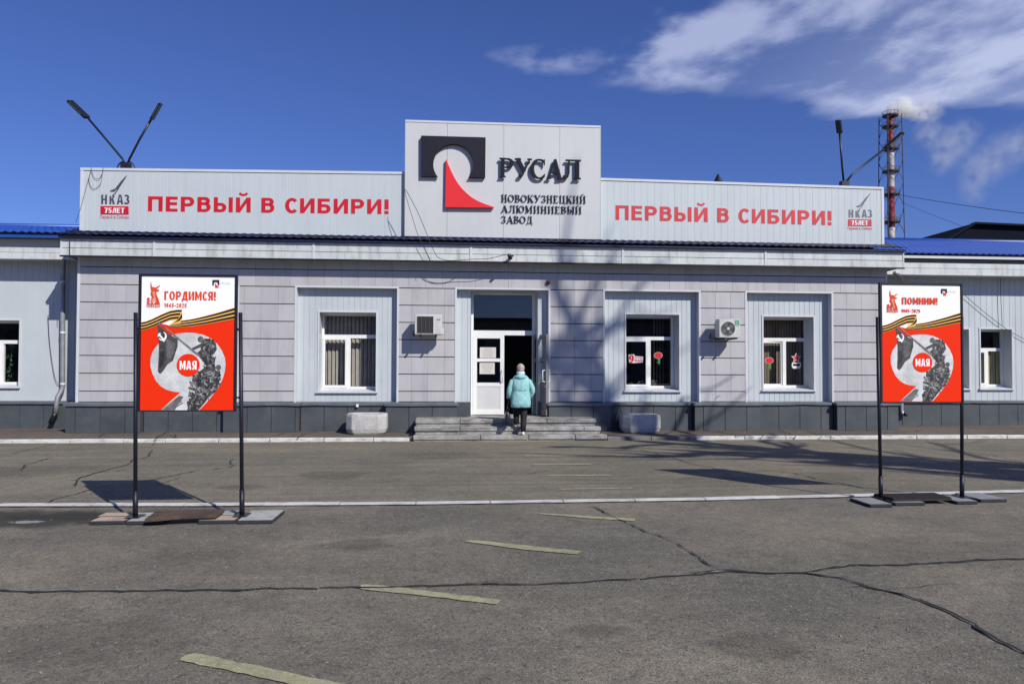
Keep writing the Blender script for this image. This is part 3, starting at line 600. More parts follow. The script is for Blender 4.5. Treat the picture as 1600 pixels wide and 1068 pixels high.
crack(z6([(950, 125), (1060, 140), (1160, 150), (1250, 160), (1380, 178), (1497, 205), (1600, 225)]), .022, Zr)
crack(z5([(800, 252), (860, 240), (960, 222), (1060, 212), (1140, 208)]), .015, Zr)
crack(z5([(0, 250), (200, 246), (400, 243), (600, 250), (800, 250)]), .012, Zr)
# cracks of the pavement
for pts in ([(598, 122), (612, 105), (640, 92), (660, 80)], [(612, 106), (660, 98), (690, 108), (680, 92)], [(1060, 100), (1090, 95), (1110, 88)], [(1160, 108), (1190, 92), (1240, 84)], [(380, 105), (410, 92)], [(720, 98), (770, 95)]):
    crack(z4(pts), .035, .105, pavement)
for pts in ([(90, 95), (140, 80), (200, 92)], [(300, 84), (380, 100), (460, 92), (520, 110)], [(540, 80), (620, 100), (760, 108)], [(760, 112), (690, 92), (640, 80)], [(860, 78), (980, 88), (1100, 80)]):
    crack(z6(pts), .04, .105, pavement)

def mark(px, z=.008, parent=ground, m=None):
    P = [gx(*p, z) for p in px]; Q = []
    for a, c in zip(P, P[1:]+P[:1]):
        a = Vector(a); c = Vector(c); n = max(1, int((c-a).length/.05)); d = (c-a).normalized(); nn = Vector((-d.y, d.x))
        for i in range(n): Q.append(a.lerp(c, i/n)+(nn*rnd.gauss(0, .0045) if i else Vector((0, 0))))
    b = MB(); cc = sum(Q, Vector((0, 0)))/len(Q)
    a_ = sum(Q[i].x*Q[(i+1) % len(Q)].y-Q[(i+1) % len(Q)].x*Q[i].y for i in range(len(Q)))
    if a_ < 0: Q = Q[::-1]
    b.add([(q.x, q.y, z) for q in Q], [tuple(range(len(Q)))])
    return b.build('painted_stripe', m or M_yellow, parent)
mark([(280, 1030), (290, 1022), (306, 1019), (520, 1064), (620, 1086), (590, 1096), (480, 1073)])
mark(z5([(158, 682), (170, 679), (240, 682), (706, 740), (690, 757), (420, 725), (158, 697)]))
mark(z5([(563, 512), (575, 507), (620, 508), (1020, 550), (1000, 561), (800, 544)]))
mark(z5([(843, 404), (860, 402), (960, 407), (1232, 424), (1222, 432), (1050, 422)]))
M_yel2 = mat('faded_yellow_paint', (.40, .39, .20), .85, var=.3, vscale=6, vcol=(.26, .25, .17), speck=.25, sscale=120)
mark(z5([(938, 306), (1218, 301.5), (1222, 305), (940, 310)]), .009, road, M_yel2)
mark(z5([(880, 253), (1135, 251.5), (1137, 255.5), (884, 257.5)]), .009, road, M_yel2)
mark(z5([(833, 210), (1056, 209), (1057, 212.8), (836, 214)]), .009, road, M_yel2)
mark(z5([(797, 176.5), (996, 176), (997, 179.5), (800, 180)]), .009, road, M_yel2)
mark(z5([(770, 121), (925, 120.5), (926, 123), (772, 123.5)]), .009, road, M_yel2)
# loose grit on the asphalt
gb_ = MB(); r3 = random.Random(3)
for _ in range(2600):
    u_ = r3.random()**1.4; d_ = 2.2+u_*13; x_ = r3.uniform(-.95, .95)*d_; y_ = -17.5+d_; s_ = r3.uniform(.002, .0065)*(1+.5*u_)
    if y_ > KY-.1: continue
    if r3.random() < .25: y_ = KY-.02-r3.random()**2*.25; x_ = r3.uniform(-14, 14)
    zb_ = .004; o_ = [r3.uniform(.6, 1.3) for _ in range(5)]
    gb_.add([(x_-s_*o_[0], y_-s_, zb_), (x_+s_, y_-s_*o_[1], zb_), (x_+s_*o_[2], y_+s_, zb_), (x_-s_, y_+s_*o_[3], zb_), (x_, y_, zb_+s_*o_[4])], [(0, 1, 4), (1, 2, 4), (2, 3, 4), (3, 0, 4)])
tag(gb_.build('grit', mat('grit_stone', (.30, .29, .27), .9, var=.6, vscale=40)), 'loose pale grit scattered on the asphalt', 'grit', kind='stuff')
# puddle
pm_ = bpy.data.materials.new('puddle_water'); pm_.use_nodes = True; q = pm_.node_tree.nodes['Principled BSDF']
q.inputs['Base Color'].default_value = (.05, .055, .06, 1); q.inputs['Roughness'].default_value = .06; q.inputs['Specular IOR Level'].default_value = .9
MB().slab([(pud[0]+.17*math.cos(a*.35)*(1+.25*math.sin(a*1.7)), pud[1]+.07*math.sin(a*.35)*(1+.2*math.cos(a*2.3))) for a in range(18)], -.01, .007).build('puddle', pm_, kind='structure')

# ================================================================== MAIN BUILDING
YB, YF = .20, .58                        # bay siding plane, window frame plane
zx = lambda px, py, Y=0: fx(px, py, Y)
Xl, Xr = zx(121.5, 540)[0], zx(1385, 540)[0]
zrow = [zx(640, y)[1] for y in (624.7, 611.0, 583.9, 557.2, 530.2, 503.4, 476.6, 449.9)]
dzr = (zrow[7]-zrow[1])/6
zrow = [zrow[0]]+[zrow[1]+dzr*i for i in range(7)]
zA, zB = zrow[7]+dzr, zrow[7]+dzr*1.55
ZP = .80                                  # top of plinth ledge
zrow[0] = ZP+.01
ZT = 4.75; YFAS = -.35
office = thing('factory_office', ((Xl+Xr)/2, 2, .1), 'long office block clad in lilac grey panels, standing between two lower wings', 'building')
bays = [(235, 370, 452), (463, 620, 450), (713.5, 857, 447), (945, 1092, 452.5), (1167, 1299.5, 455)]
BX = [(zx(a, 540)[0], zx(b, 540)[0]) for a, b, t in bays]
ztop = zrow[7]-.02

def hole(a, b, t, s_, Y): x0, z1 = zx(a, t, Y); x1, z0 = zx(b, s_, Y); return (x0, x1, z0, z1)
wins = {0: hole(262, 344, 489, 611, YB), 1: hole(499, 587.5, 487, 611, YB), 3: hole(977.5, 1061.5, 490.5, 609.5, YB), 4: hole(1192, 1271.8, 494, 608.5, YB)}
door_hole = (zx(735.5, 560, YB)[0], zx(840, 560, YB)[0], .44, ztop-.02)

def holes_grid(x0, x1, z0, z1, holes):
    xs = sorted({x0, x1, *[h[0] for h in holes], *[h[1] for h in holes]}); zs = sorted({z0, z1, *[h[2] for h in holes], *[h[3] for h in holes]})
    for a, b in zip(xs, xs[1:]):
        for c, d in zip(zs, zs[1:]):
            mx_, mz_ = (a+b)/2, (c+d)/2
            if not any(h[0] < mx_ < h[1] and h[2] < mz_ < h[3] for h in holes): yield a, b, c, d
# core wall with openings, back and side walls, ceiling, floor
core = MB(); allh = list(wins.values())+[door_hole]
for a, b, c, d in holes_grid(Xl, Xr, .05, ZT, allh): core.box(a, b, YB+.03, YB+.33, c, d)
core.build('wall', M_back, office)
inner = MB(); inner.box(Xl, Xl+.2, YB+.33, 9, .05, ZT); inner.box(Xr-.2, Xr, YB+.33, 9, .05, ZT); inner.box(Xl+.2, Xr-.2, 8.8, 9, .05, ZT)
inner.box(Xl+.2, Xr-.2, YB+.33, 8.8, 3.9, ZT); inner.box(Xl+.2, Xr-.2, 3.6, 3.7, .35, 3.9)
for k in (1, 3): xx = (BX[k][1]+BX[k+1][0])/2 if k == 1 else BX[k][0]-.6; inner.box(xx, xx+.1, YB+.33, 3.6, .35, 3.9)
inner.build('inner_wall', M_dark, office)
MB().box(Xl+.2, Xr-.2, YB+.33, 8.8, .05, .35).build('floor', M_floor_in, office)
# piers behind the panels
piers = [(Xl, BX[0][0])]+[(BX[i][1], BX[i+1][0]) for i in range(4)]+[(BX[4][1], Xr)]
pb = MB()
for a, b in piers: pb.box(a+.015, b-.015, .035, YB+.03, .1, zrow[7]-.02)
pb.box(Xl+.015, Xr-.015, .035, YB+.03, zrow[7]+.01, ZT-.1)
pb.build('pier_backing', M_back, office)
# cladding panels
PM = {}
def panel(x0, x1, z0, z1, gx_=.0035, gz=.020, y0=0.0, y1=.034, m=M_panel, name='panel', parent=None, jit=.0035):
    w = round(x1-x0-gx_, 3); h = round(z1-z0-gz, 3); key = (w, h, round(y1-y0, 3), m.name)
    if key not in PM:
        b = MB().box(-w/2, w/2, 0, y1-y0, -h/2, h/2, .0025); me = b.mesh(name); me.materials.append(m); PM[key] = me
    yo = rnd.uniform(-jit, 0)
    o = place(PM[key], name, ((x0+x1)/2, y0+yo, (z0+z1)/2), parent or office); o.rotation_euler = (rnd.gauss(0, .004), 0, rnd.gauss(0, .002)); return o
cols = {0: [142, 168.3, 195, 221], 1: [381, 407, 434], 2: [643, 668.5, 694.4], 3: [873.3, 897.7, 923.5], 4: [1118, 1141.8], 5: [1323.3, 1346.2, 1369.2]}
for i, (a, b) in enumerate(piers):
    cs = [a+.03]+[zx(c, 540)[0] for c in cols[i]]+[b-.045 if i < 5 else b]
    for c0, c1 in zip(cs, cs[1:]):
        for z0, z1 in zip(zrow, zrow[1:]): panel(c0, c1, z0, z1)
n = 49; w = (Xr-Xl)/n
for k in range(n):
    panel(Xl+k*w, Xl+(k+1)*w, zrow[7], zA); panel(Xl+k*w, Xl+(k+1)*w, zA, zB)
# edge trims of the bays and of the corners
tr = MB
for i, (a, b) in enumerate(BX):
    for q in (a, b):
        s_ = -1 if q == a else 1
        MB().box(min(q, q+s_*.045), max(q, q+s_*.045), -.012, YB+.02, ZP, zrow[7]-.012).build('edge_trim', M_trim, office)
    MB().box(a-.045, b+.045, -.014, YB+.02, zrow[7]-.012, zrow[7]+.028).build('edge_trim', M_trim, office)
MB().box(Xl-.03, Xl+.03, -.010, .05, ZP, zB).build('corner_trim', M_trim, office)
MB().box(Xr-.01, Xr+.03, -.010, .05, ZP, zB).build('corner_trim', M_trim, office)

def siding(x0, x1, z0, z1, Y, holes, m=M_siding, parent=None, pitch=.135, name='siding'):
    b = MB(); xs = []; x = x0; k = 0
    while x < x1-1e-4:
        xe = min(x+pitch, x1); xs.append((x, xe)); x = xe
    zs = sorted({z0, z1, *[h[2] for h in holes], *[h[3] for h in holes]})
    for a, c in xs:
        for z_0, z_1 in zip(zs, zs[1:]):
            segs = [(a, c)]
            for h in holes:
                if h[2] < (z_0+z_1)/2 < h[3]:
                    ns = []
                    for p, q_ in segs:
                        if h[1] <= p or h[0] >= q_: ns.append((p, q_)); continue
                        if p < h[0]: ns.append((p, h[0]))
                        if q_ > h[1]: ns.append((h[1], q_))
                    segs = ns
            for p, q_ in segs:
                if q_-p < .002: continue
                g_ = min(.010, (q_-p)/3)      # groove at the right edge of each board
                vs = []; prof = [(p, 0), (q_-g_, 0), (q_-g_*.7, .008), (q_-g_*.2, .008), (q_, 0)]
                for zq in (z_0, z_1): vs += [(px_, Y+py_, zq) for px_, py_ in prof]
                b.add(vs, [(j, j+1, j+6, j+5) for j in range(4)])
    return b.build(name, m, parent or office)
for i, (a, b) in enumerate(BX):
    hs = [wins[i]] if i in wins else [door_hole]
    siding(a, b, ZP-.05 if i != 2 else .44, zrow[7]-.012, YB, hs)

def window(hole_, Yw, parent, sash='left', sashopen=0, inside=None, frame_l=None, frame_r=None, trans=None, mull=None, sillw=.10, ledge=True):
    x0, x1, z0, z1 = hole_
    fl = frame_l if frame_l is not None else x0; fr = frame_r if frame_r is not None else x1
    # reveals of the opening, pushed back to the frame
    rv = MB(); e = .004
    Ys = hole_Y[hole_]
    x0 += .005; x1 -= .005; z1 -= .005
    rv.add([(x0, Ys-.003, z0), (x0, Ys-.003, z1), (x0, Yw+.03, z1), (x0, Yw+.03, z0)], [(0, 1, 2, 3)])
    rv.add([(x1, Ys-.003, z0), (x1, Ys-.003, z1), (x1, Yw+.03, z1), (x1, Yw+.03, z0)], [(3, 2, 1, 0)])
    rv.add([(x0, Ys-.003, z1), (x1, Ys-.003, z1), (x1, Yw+.03, z1), (x0, Yw+.03, z1)], [(0, 1, 2, 3)])
    W = rv.build('window', M_siding, parent)
    # outer trim round the opening
    t = MB(); q = .035
    for a, b, c, d in ((x0-q, x0+.002, z0, z1+q), (x1-.002, x1+q, z0, z1+q), (x0+.002, x1-.002, z1-.002, z1+q)): t.box(a, b, Ys-.02, Ys+.01, c, d)
    t.build('casing', M_trim, W)
    MB().add([(x0-.06, Ys-.07, z0-.015), (x1+.05, Ys-.07, z0-.015), (x1+.05, Yw+.02, z0+.05), (x0-.06, Yw+.02, z0+.05), (x0-.06, Ys-.07, z0-.04), (x1+.05, Ys-.07, z0-.04), (x1+.05, Yw+.02, z0-.03), (x0-.06, Yw+.02, z0-.03)],
             [(0, 1, 2, 3), (4, 7, 6, 5), (0, 4, 5, 1), (1, 5, 6, 2), (2, 6, 7, 3), (3, 7, 4, 0)]).build('sill', M_trim, W)
    zb = z0+.05; fw = .055
    F = MB(); Y0, Y1 = Yw, Yw+.07
    F.box(fl, fl+fw, Y0, Y1, zb, z1); F.box(fr-fw, fr, Y0, Y1, zb, z1); F.box(fl+fw, fr-fw, Y0, Y1, z1-fw, z1); F.box(fl+fw, fr-fw, Y0, Y1, zb, zb+fw)
    F.box(fl+fw, fr-fw, Y0-.004, Y1, trans-.045, trans+.045); F.box(mull-.045, mull+.045, Y0-.004, Y1, zb+fw, trans-.045)
    F.build('window_frame', M_pvc, W)
    if fl > x0+.01: MB().box(x0, fl, Y0, Y1, zb, z1).build('side_board', M_siding, W)
    MB().add([(fl+fw, Y0+.03, trans+.045), (fr-fw, Y0+.03, trans+.045), (fr-fw, Y0+.03, z1-fw), (fl+fw, Y0+.03, z1-fw)], [(0, 1, 2, 3)]).build('pane', M_glass, W)
    MB().add([(mull+.045, Y0+.03, zb+fw), (fr-fw, Y0+.03, zb+fw), (fr-fw, Y0+.03, trans-.045), (mull+.045, Y0+.03, trans-.045)], [(0, 1, 2, 3)]).build('pane', M_glass, W)
    # opening sash on the left
    a, b, c, d = fl+fw-.02, mull-.03, zb+fw-.02, trans-.03; s_ = MB(); sw = .055
    s_.box(a, a+sw, 0, .06, c, d); s_.box(b-sw, b, 0, .06, c, d); s_.box(a+sw, b-sw, 0, .06, c, c+sw); s_.box(a+sw, b-sw, 0, .06, d-sw, d)
    gl_ = MB().add([(a+sw, .03, c+sw), (b-sw, .03, c+sw), (b-sw, .03, d-sw), (a+sw, .03, d-sw)], [(0, 1, 2, 3)])
    gk = MB(); e = .012
    for p in ((a+sw, a+sw+e, c+sw, d-sw), (b-sw-e, b-sw, c+sw, d-sw)): gk.box(p[0], p[1], -.002, .02, p[2], p[3])
    for mb_ in (s_, gl_, gk):
        mb_.v = [((x-a)*math.cos(sashopen)+a if sashopen else x, Y0-.018+y+(x-a)*math.sin(sashopen), z) for x, y, z in mb_.v]
    s_.build('sash', M_pvc, W); gl_.build('pane', M_glass, W); gk.build('gasket', M_gasket, W)
    return W
hole_Y = {}
def px_x(px, Y): return zx(px, 560, Y)[0]
def px_z(px, py, Y): return zx(px, py, Y)[1]
for k in wins: hole_Y[wins[k]] = YB
# window 0 is almost wholly behind the left poster
h = wins[0]; window(h, YF, office, trans=h[3]-.62, mull=(h[0]+h[1])/2-.05, frame_l=h[0])
h = wins[1]; W1 = window(h, YF, office, frame_l=px_x(502.7, YF), frame_r=h[1], trans=px_z(550, 525.5, YF), mull=px_x(544.8, YF))
h = wins[3]; W3 = window(h, YF, office, frame_l=h[0], frame_r=px_x(1052, YF), trans=px_z(1010, 528.4, YF), mull=px_x(1014, YF))
h = wins[4]; W4 = window(h, YF, office, frame_l=h[0], frame_r=px_x(1260.5, YF), trans=px_z(1220, 530.4, YF), mull=px_x(1225.5, YF), sashopen=R(4))
MB().box(px_x(1052, YF), wins[3][1], YF, YF+.07, wins[3][2], wins[3][3]).build('side_board', M_siding, W3)
MB().box(px_x(1260.5, YF), wins[4][1], YF, YF+.07, wins[4][2], wins[4][3]).build('side_board', M_siding, W4)
# vertical blinds behind the glass
def blinds(h, Y, m, n, parent, z0, z1, ang=.35, skip=()):
    w = (h[1]-h[0])/n; me = {}
    for k in range(n):
        if k in skip: continue
        x = h[0]+(k+.5)*w; dx = w*.46*math.cos(ang); dy = w*.46*math.sin(ang)+rnd.uniform(-.006, .006)
        b = MB().add([(x-dx, Y-dy, z0), (x+dx, Y+dy, z0), (x+dx, Y+dy, z1), (x-dx, Y-dy, z1), (x, Y-.006, z0), (x, Y-.006, z1)], [(0, 4, 5, 3), (4, 1, 2, 5)])
        b.build('blind_slat', m, parent)
blinds(wins[1], YF+.28, M_blind, 14, office, wins[1][2]+.05, wins[1][3], .5)
blinds(wins[0], YF+.28, M_blind, 12, office, wins[0][2]+.05, wins[0][3], .5)
blinds(wins[4], YF+.28, M_blindb, 17, office, wins[4][2]+.05, wins[4][3], .25)
blinds((wins[3][0]+.02, wins[3][0]+.22, 0, 0), YF+.3, M_blind, 3, office, wins[3][2]+.05, wins[3][3], 1.1)
blinds((wins[3][1]-.50, wins[3][1]-.18, 0, 0), YF+.3, M_blindb, 4, office, wins[3][2]+.05, wins[3][3], .9)

# ---- entrance
YD = .60
xl, zt_ = zx(736.5, 447, YD); xr = px_x(834.5, YD); ZF = .455
ztr0, ztr1 = px_z(760, 522.7, YD), px_z(760, 516.6, YD); ztp = zrow[7]-.03
dr = MB(); x0, x1, z1 = door_hole[0]+.005, door_hole[1]-.005, door_hole[3]-.005
dr.add([(x0, YB-.003, ZF), (x0, YB-.003, z1), (x0, YD+.05, z1), (x0, YD+.05, ZF)], [(0, 1, 2, 3)])
dr.add([(x1, YB-.003, ZF), (x1, YB-.003, z1), (x1, YD+.05, z1), (x1, YD+.05, ZF)], [(3, 2, 1, 0)])
dr.add([(x0, YB-.003, z1), (x1, YB-.003, z1), (x1, YD+.05, z1), (x0, YD+.05, z1)], [(0, 1, 2, 3)])
dr.build('door_reveal', M_siding, office)
fw = .06
df = MB(); Y0, Y1 = YD, YD+.09
df.box(xl, xl+fw, Y0, Y1, ZF, ztp); df.box(xr-fw*.8, xr+.02, Y0, Y1, ZF, ztp); df.box(xl+fw, xr-fw*.8, Y0, Y1, ztp-.05, ztp); df.box(xl+fw, xr-fw*.8, Y0-.004, Y1, ztr0-.01, ztr1+.01)
DF = df.build('door_frame', M_pvc, office)
if x0 < xl: MB().box(x0, xl, Y0, Y1, ZF, ztp+.01).build('side_board', M_siding, DF)
if x1 > xr+.02: MB().box(xr+.02, x1, Y0, Y1, ZF, ztp+.01).build('side_board', M_siding, DF)
MB().add([(xl+fw, Y0+.05, ztr1), (xr-.05, Y0+.05, ztr1), (xr-.05, Y0+.05, ztp-.05), (xl+fw, Y0+.05, ztp-.05)], [(0, 1, 2, 3)]).build('pane', M_glass, DF)
M_door_dark = mat('grey_white_door', (.62, .62, .62), .4, var=.08, vscale=4)
def door_leaf(origin, ang, w, z0, z1, hand, label=None, mb=None, mp=None):
    """leaf built along +x from the origin and swung by ang; glass in the upper part"""
    parts = {'body': MB(), 'pane': MB(), 'panelm': MB(), 'h': MB(), 'gk': MB()}
    st = .10; B = parts['body']; T = .05
    zm = z0+(z1-z0)*.375; zk = z0+(z1-z0)*.685
    B.box(0, st, 0, T, z0, z1); B.box(w-st, w, 0, T, z0, z1); B.box(st, w-st, 0, T, z0, z0+.13); B.box(st, w-st, 0, T, z1-.08, z1)
    B.box(st, w-st, 0, T, zm-.04, zm+.05); B.box(st, w-st, 0, T, zk-.04, zk+.04)
    parts['panelm'].box(st, w-st, .012, T-.012, z0+.13, zm-.04)
    for a, b in ((zm+.05, zk-.04), (zk+.04, z1-.08)): parts['pane'].add([(st, T/2, a), (w-st, T/2, a), (w-st, T/2, b), (st, T/2, b)], [(0, 1, 2, 3)])
    for a, b in ((zm+.05, zk-.04), (zk+.04, z1-.08)):
        for p in ((st, st+.012, a, b), (w-st-.012, w-st, a, b), (st+.012, w-st-.012, a, a+.012), (st+.012, w-st-.012, b-.012, b)): parts['gk'].box(p[0], p[1], .006, T-.006, p[2], p[3])
    hx = w-.05 if hand > 0 else .05
    for sy in (-1, 1):
        yb = -.0 if sy < 0 else T; ye = yb+sy*.07
        parts['h'].tube([(hx, yb, zm+.08), (hx, ye, zm+.09), (hx, ye, zm+.36), (hx, yb, zm+.37)], .013, 8)
    parts['h'].box(hx-.02, hx+.02, -.006, T+.006, zm-.06, zm+.0)
    for k in parts:
        parts[k].v = [(origin[0]+x*math.cos(ang)-y*math.sin(ang), origin[1]+x*math.sin(ang)+y*math.cos(ang), z) for x, y, z in parts[k].v]
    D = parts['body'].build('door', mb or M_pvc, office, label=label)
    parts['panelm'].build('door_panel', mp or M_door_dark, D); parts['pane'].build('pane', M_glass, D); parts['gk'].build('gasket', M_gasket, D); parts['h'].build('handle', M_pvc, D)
    return D
xm = px_x(786.6, YD)
door_leaf((xl+fw-.01, YD-.01), 0, xm-xl-fw+.03, ZF+.01, ztr0-.012, 1, 'closed white left door leaf with two paper notices')
lw = .77
door_leaf((xr-.03, YD-.02), -math.atan2(.71, .24), lw, ZF+.015, ztr0-.012, 1, 'right door leaf swung wide open outwards, its inner face darkened to show shade', mat('shaded_door_face', (.20, .20, .21), .5, var=.1, vscale=4), mat('shaded_door_panel', (.15, .15, .16), .5, var=.1, vscale=4))  # white leaf turned from the sun; its shade is put into these darker greys
for k, (a, b, c, d) in enumerate(((205, 308, 502, 573), (203, 300, 602, 674))):
    p = [fx(700+a/4.108, 420+c/4.108, YD-.022), fx(700+b/4.108, 420+d/4.108, YD-.022)]
    b_ = MB().box(p[0][0], p[1][0], YD+.006, YD+.0075, p[1][1], p[0][1])
    N_ = b_.build('paper_notice', mat('notice_paper', (.62, .60, .55), .8), label='%s printed paper notice on the glass of the closed white door' % ('upper' if k == 0 else 'lower'), cat='notice', group='paper notices on the closed door leaf')
    l = MB(); zt2 = p[0][1]-.03
    for j in range(9):
        wl_ = (p[1][0]-p[0][0])*rnd.uniform(.25, .42); cxx = (p[0][0]+p[1][0])/2
        l.add([(cxx-wl_, YD+.005, zt2-.006), (cxx+wl_, YD+.005, zt2-.006), (cxx+wl_, YD+.005, zt2), (cxx-wl_, YD+.005, zt2)], [(0, 1, 2, 3)]); zt2 -= .026
    l.build('printed_lines', mat('print_ink', (.25, .25, .27), .8), N_)

# ---- plinth, protruding under the piers
def plinth(x0, x1, Yp, z0, z1, parent, pitch=.555, first=None, group=None):
    MB().box(x0+.01, x1-.01, Yp+.03, Yp+.20, .0, z1-.005).build('plinth_backing', M_back, parent)
    x = x0; k = 0
    cuts = [x0]
    if first: cuts.append(x0+first)
    while cuts[-1]+pitch < x1-.08: cuts.append(cuts[-1]+pitch)
    cuts.append(x1)
    for a, b in zip(cuts, cuts[1:]): panel(a, b, z0, z1, .012, .0, Yp, Yp+.03, M_plinth, 'plinth_panel', parent, .003)
def ledge(x0, x1, Yp, z, parent, depth=.3):
    b = MB(); n = max(2, int((x1-x0)/.35)); t = []; 
    for i in range(n+1):
        x = x0+(x1-x0)*i/n; j = rnd.gauss(0, .005) if 0 < i < n else 0; t.append((x, j))
    vs = []
    for x, j in t: vs += [(x, Yp+depth, z+.015), (x, Yp-.045, z-.015+j), (x, Yp-.047, z-.075+j), (x, Yp-.02, z-.078+j), (x, Yp+depth, z-.05)]
    fs = []
    for i in range(n):
        for k in range(4): fs.append((i*5+k, i*5+k+1, i*5+k+6, i*5+k+5))
    b.add(vs, fs); b.add([vs[k] for k in range(5)], [(4, 3, 2, 1, 0)]); b.add([vs[-5+k] for k in range(5)], [(0, 1, 2, 3, 4)])
    b.build('plinth_ledge', M_ledge, parent)
YPP, YPB = -.20, -.02
PXL, PXR = zx(102, 640, YPP)[0], zx(1404, 640, YPP)[0]
pl = [(PXL, BX[0][0]-.12), (BX[0][1]-.24, BX[1][0]+.12), (BX[1][1]-.24, BX[2][0]+.02), (BX[2][1]-.02, BX[3][0]+.12), (BX[3][1]-.18, BX[4][0]+.26), (BX[4][1]+.02, PXR)]
for i, (a, b) in enumerate(pl):
    plinth(a, b, YPP, .10, ZP-.075, office, first=.22 if i in (0, 4, 5) else None); ledge(a-.03, b+.03, YPP, ZP, office)
for i in (0, 1, 3, 4):
    a, b = pl[i][1], pl[i+1][0]; plinth(a, b, YPB, .10, ZP-.075, office); ledge(a+.03, b-.03, YPB, ZP, office, .25)
for a, b in ((BX[2][0], door_hole[0]), (door_hole[1], BX[2][1])): MB().box(a+.003, b, YB-.06, YB+.02, .10, ZP).build('plinth_panel', M_plinth, office)

# ---- fascia and eave
FXL, FXR = zx(95, 385, YFAS)[0], zx(1412, 400, YFAS)[0]
ZF0, ZF1 = 4.21, 4.60; ZM = 4.38
cut = [FXL]+[zx(c, 390, YFAS)[0] for c in (241, 490, 736, 973, 1196)]+[FXR]
MB().box(FXL+.02, FXR-.02, YFAS+.03, .16, ZF0+.02, ZF0+.06).build('soffit', M_siding, office)
MB().box(FXL+.02, FXR-.02, YFAS+.03, YFAS+.10, ZF0+.06, ZF1).build('fascia_backing', M_back, office)
for a, b in zip(cut, cut[1:]):
    for z0, z1 in ((ZF0, ZM-.005), (ZM+.007, ZF1)):
        MB().box(a+.002, b-.002, YFAS+(.0 if z0 == ZF0 else .006), YFAS+.03, z0, z1, .003).build('fascia_board', M_fascia, office)
for a in cut[1:-1]: MB().box(a-.028, a+.028, YFAS-.012, YFAS, ZF0-.005, ZF1).build('joint_cover', M_trim, office)
MB().box(FXL-.01, FXR+.01, YFAS-.03, YFAS+.03, ZF0-.035, ZF0-.003).build('drip_edge', M_black, office)
MB().box(FXL-.01, FXL+.02, YFAS-.005, 1.0, ZF0, ZF1).build('fascia_board', M_fascia, office)
MB().box(FXR-.02, FXR+.01, YFAS-.005, 1.0, ZF0, ZF1).build('fascia_board', M_fascia, office)

def tile_roof(x0, x1, y0, z0, y1, z1, m, parent, pitch=.19, step=.35, amp=.034, xe0=None, name='roof', dens=6):
    """ribbed metal tile sheet from the eave (y0, z0) up to (y1, z1)"""
    nx = max(4, int((x1-x0)/pitch*dens)); L_ = math.hypot(y1-y0, z1-z0); rows = []; s_ = 0
    while s_ < L_:
        e = min(s_+step, L_); rows += [(s_, 0.032), (e-.002, 0)]; s_ = e
    vs = []; fs = []
    ty, tz = (y1-y0)/L_, (z1-z0)/L_
    for s_, lift in rows:
        for i in range(nx+1):
            x = x0+(x1-x0)*i/nx; h = amp*abs(math.cos(math.pi*x/pitch))**1.3+lift
            vs.append((x, y0+ty*s_-tz*h, z0+tz*s_+ty*h))
    n = nx+1
    for r_ in range(len(rows)-1):
        for i in range(nx): fs.append((r_*n+i, r_*n+i+1, (r_+1)*n+i+1, (r_+1)*n+i))
    b = MB(); b.add(vs, fs, True)
    # rim so that the eave has thickness
    vs2 = []
    for i in range(n): v = vs[i]; vs2 += [v, (v[0], v[1]+.004, v[2]-.012)]
    b.add(vs2, [(2*i+1, 2*i+3, 2*i+2, 2*i) for i in range(nx)])
    return b.build(name, m, parent)
tile_roof(FXL-.02, FXR+.02, -.47, 4.655, .45, 4.96, M_navy, office, name='eave_tiles', amp=.02)
MB().box(FXL-.02, FXR+.02, -.43, YFAS+.03, ZF1+.003, ZF1+.055).build('eave_flashing', M_navy, office)
MB().box(FXL-.02, FXR+.02, YFAS+.031, .5, ZF1+.001, ZF1+.05).build('eave_board', M_back, office)
b = MB(); b.add([(FXL, .45, 5.02), (FXR, .45, 5.02), (FXR, 4.5, 5.9), (FXL, 4.5, 5.9), (FXR, 9, 4.7), (FXL, 9, 4.7)], [(0, 1, 2, 3), (3, 2, 4, 5)]); b.build('roof', M_blue, office)
for xg in (FXL+.3, FXR-.3): MB().add([(xg, .45, 4.6), (xg, .45, 5.02), (xg, 4.5, 5.88), (xg, 9, 4.68), (xg, 9, 4.6)], [(0, 1, 2, 3, 4)]).build('gable', M_siding, office)

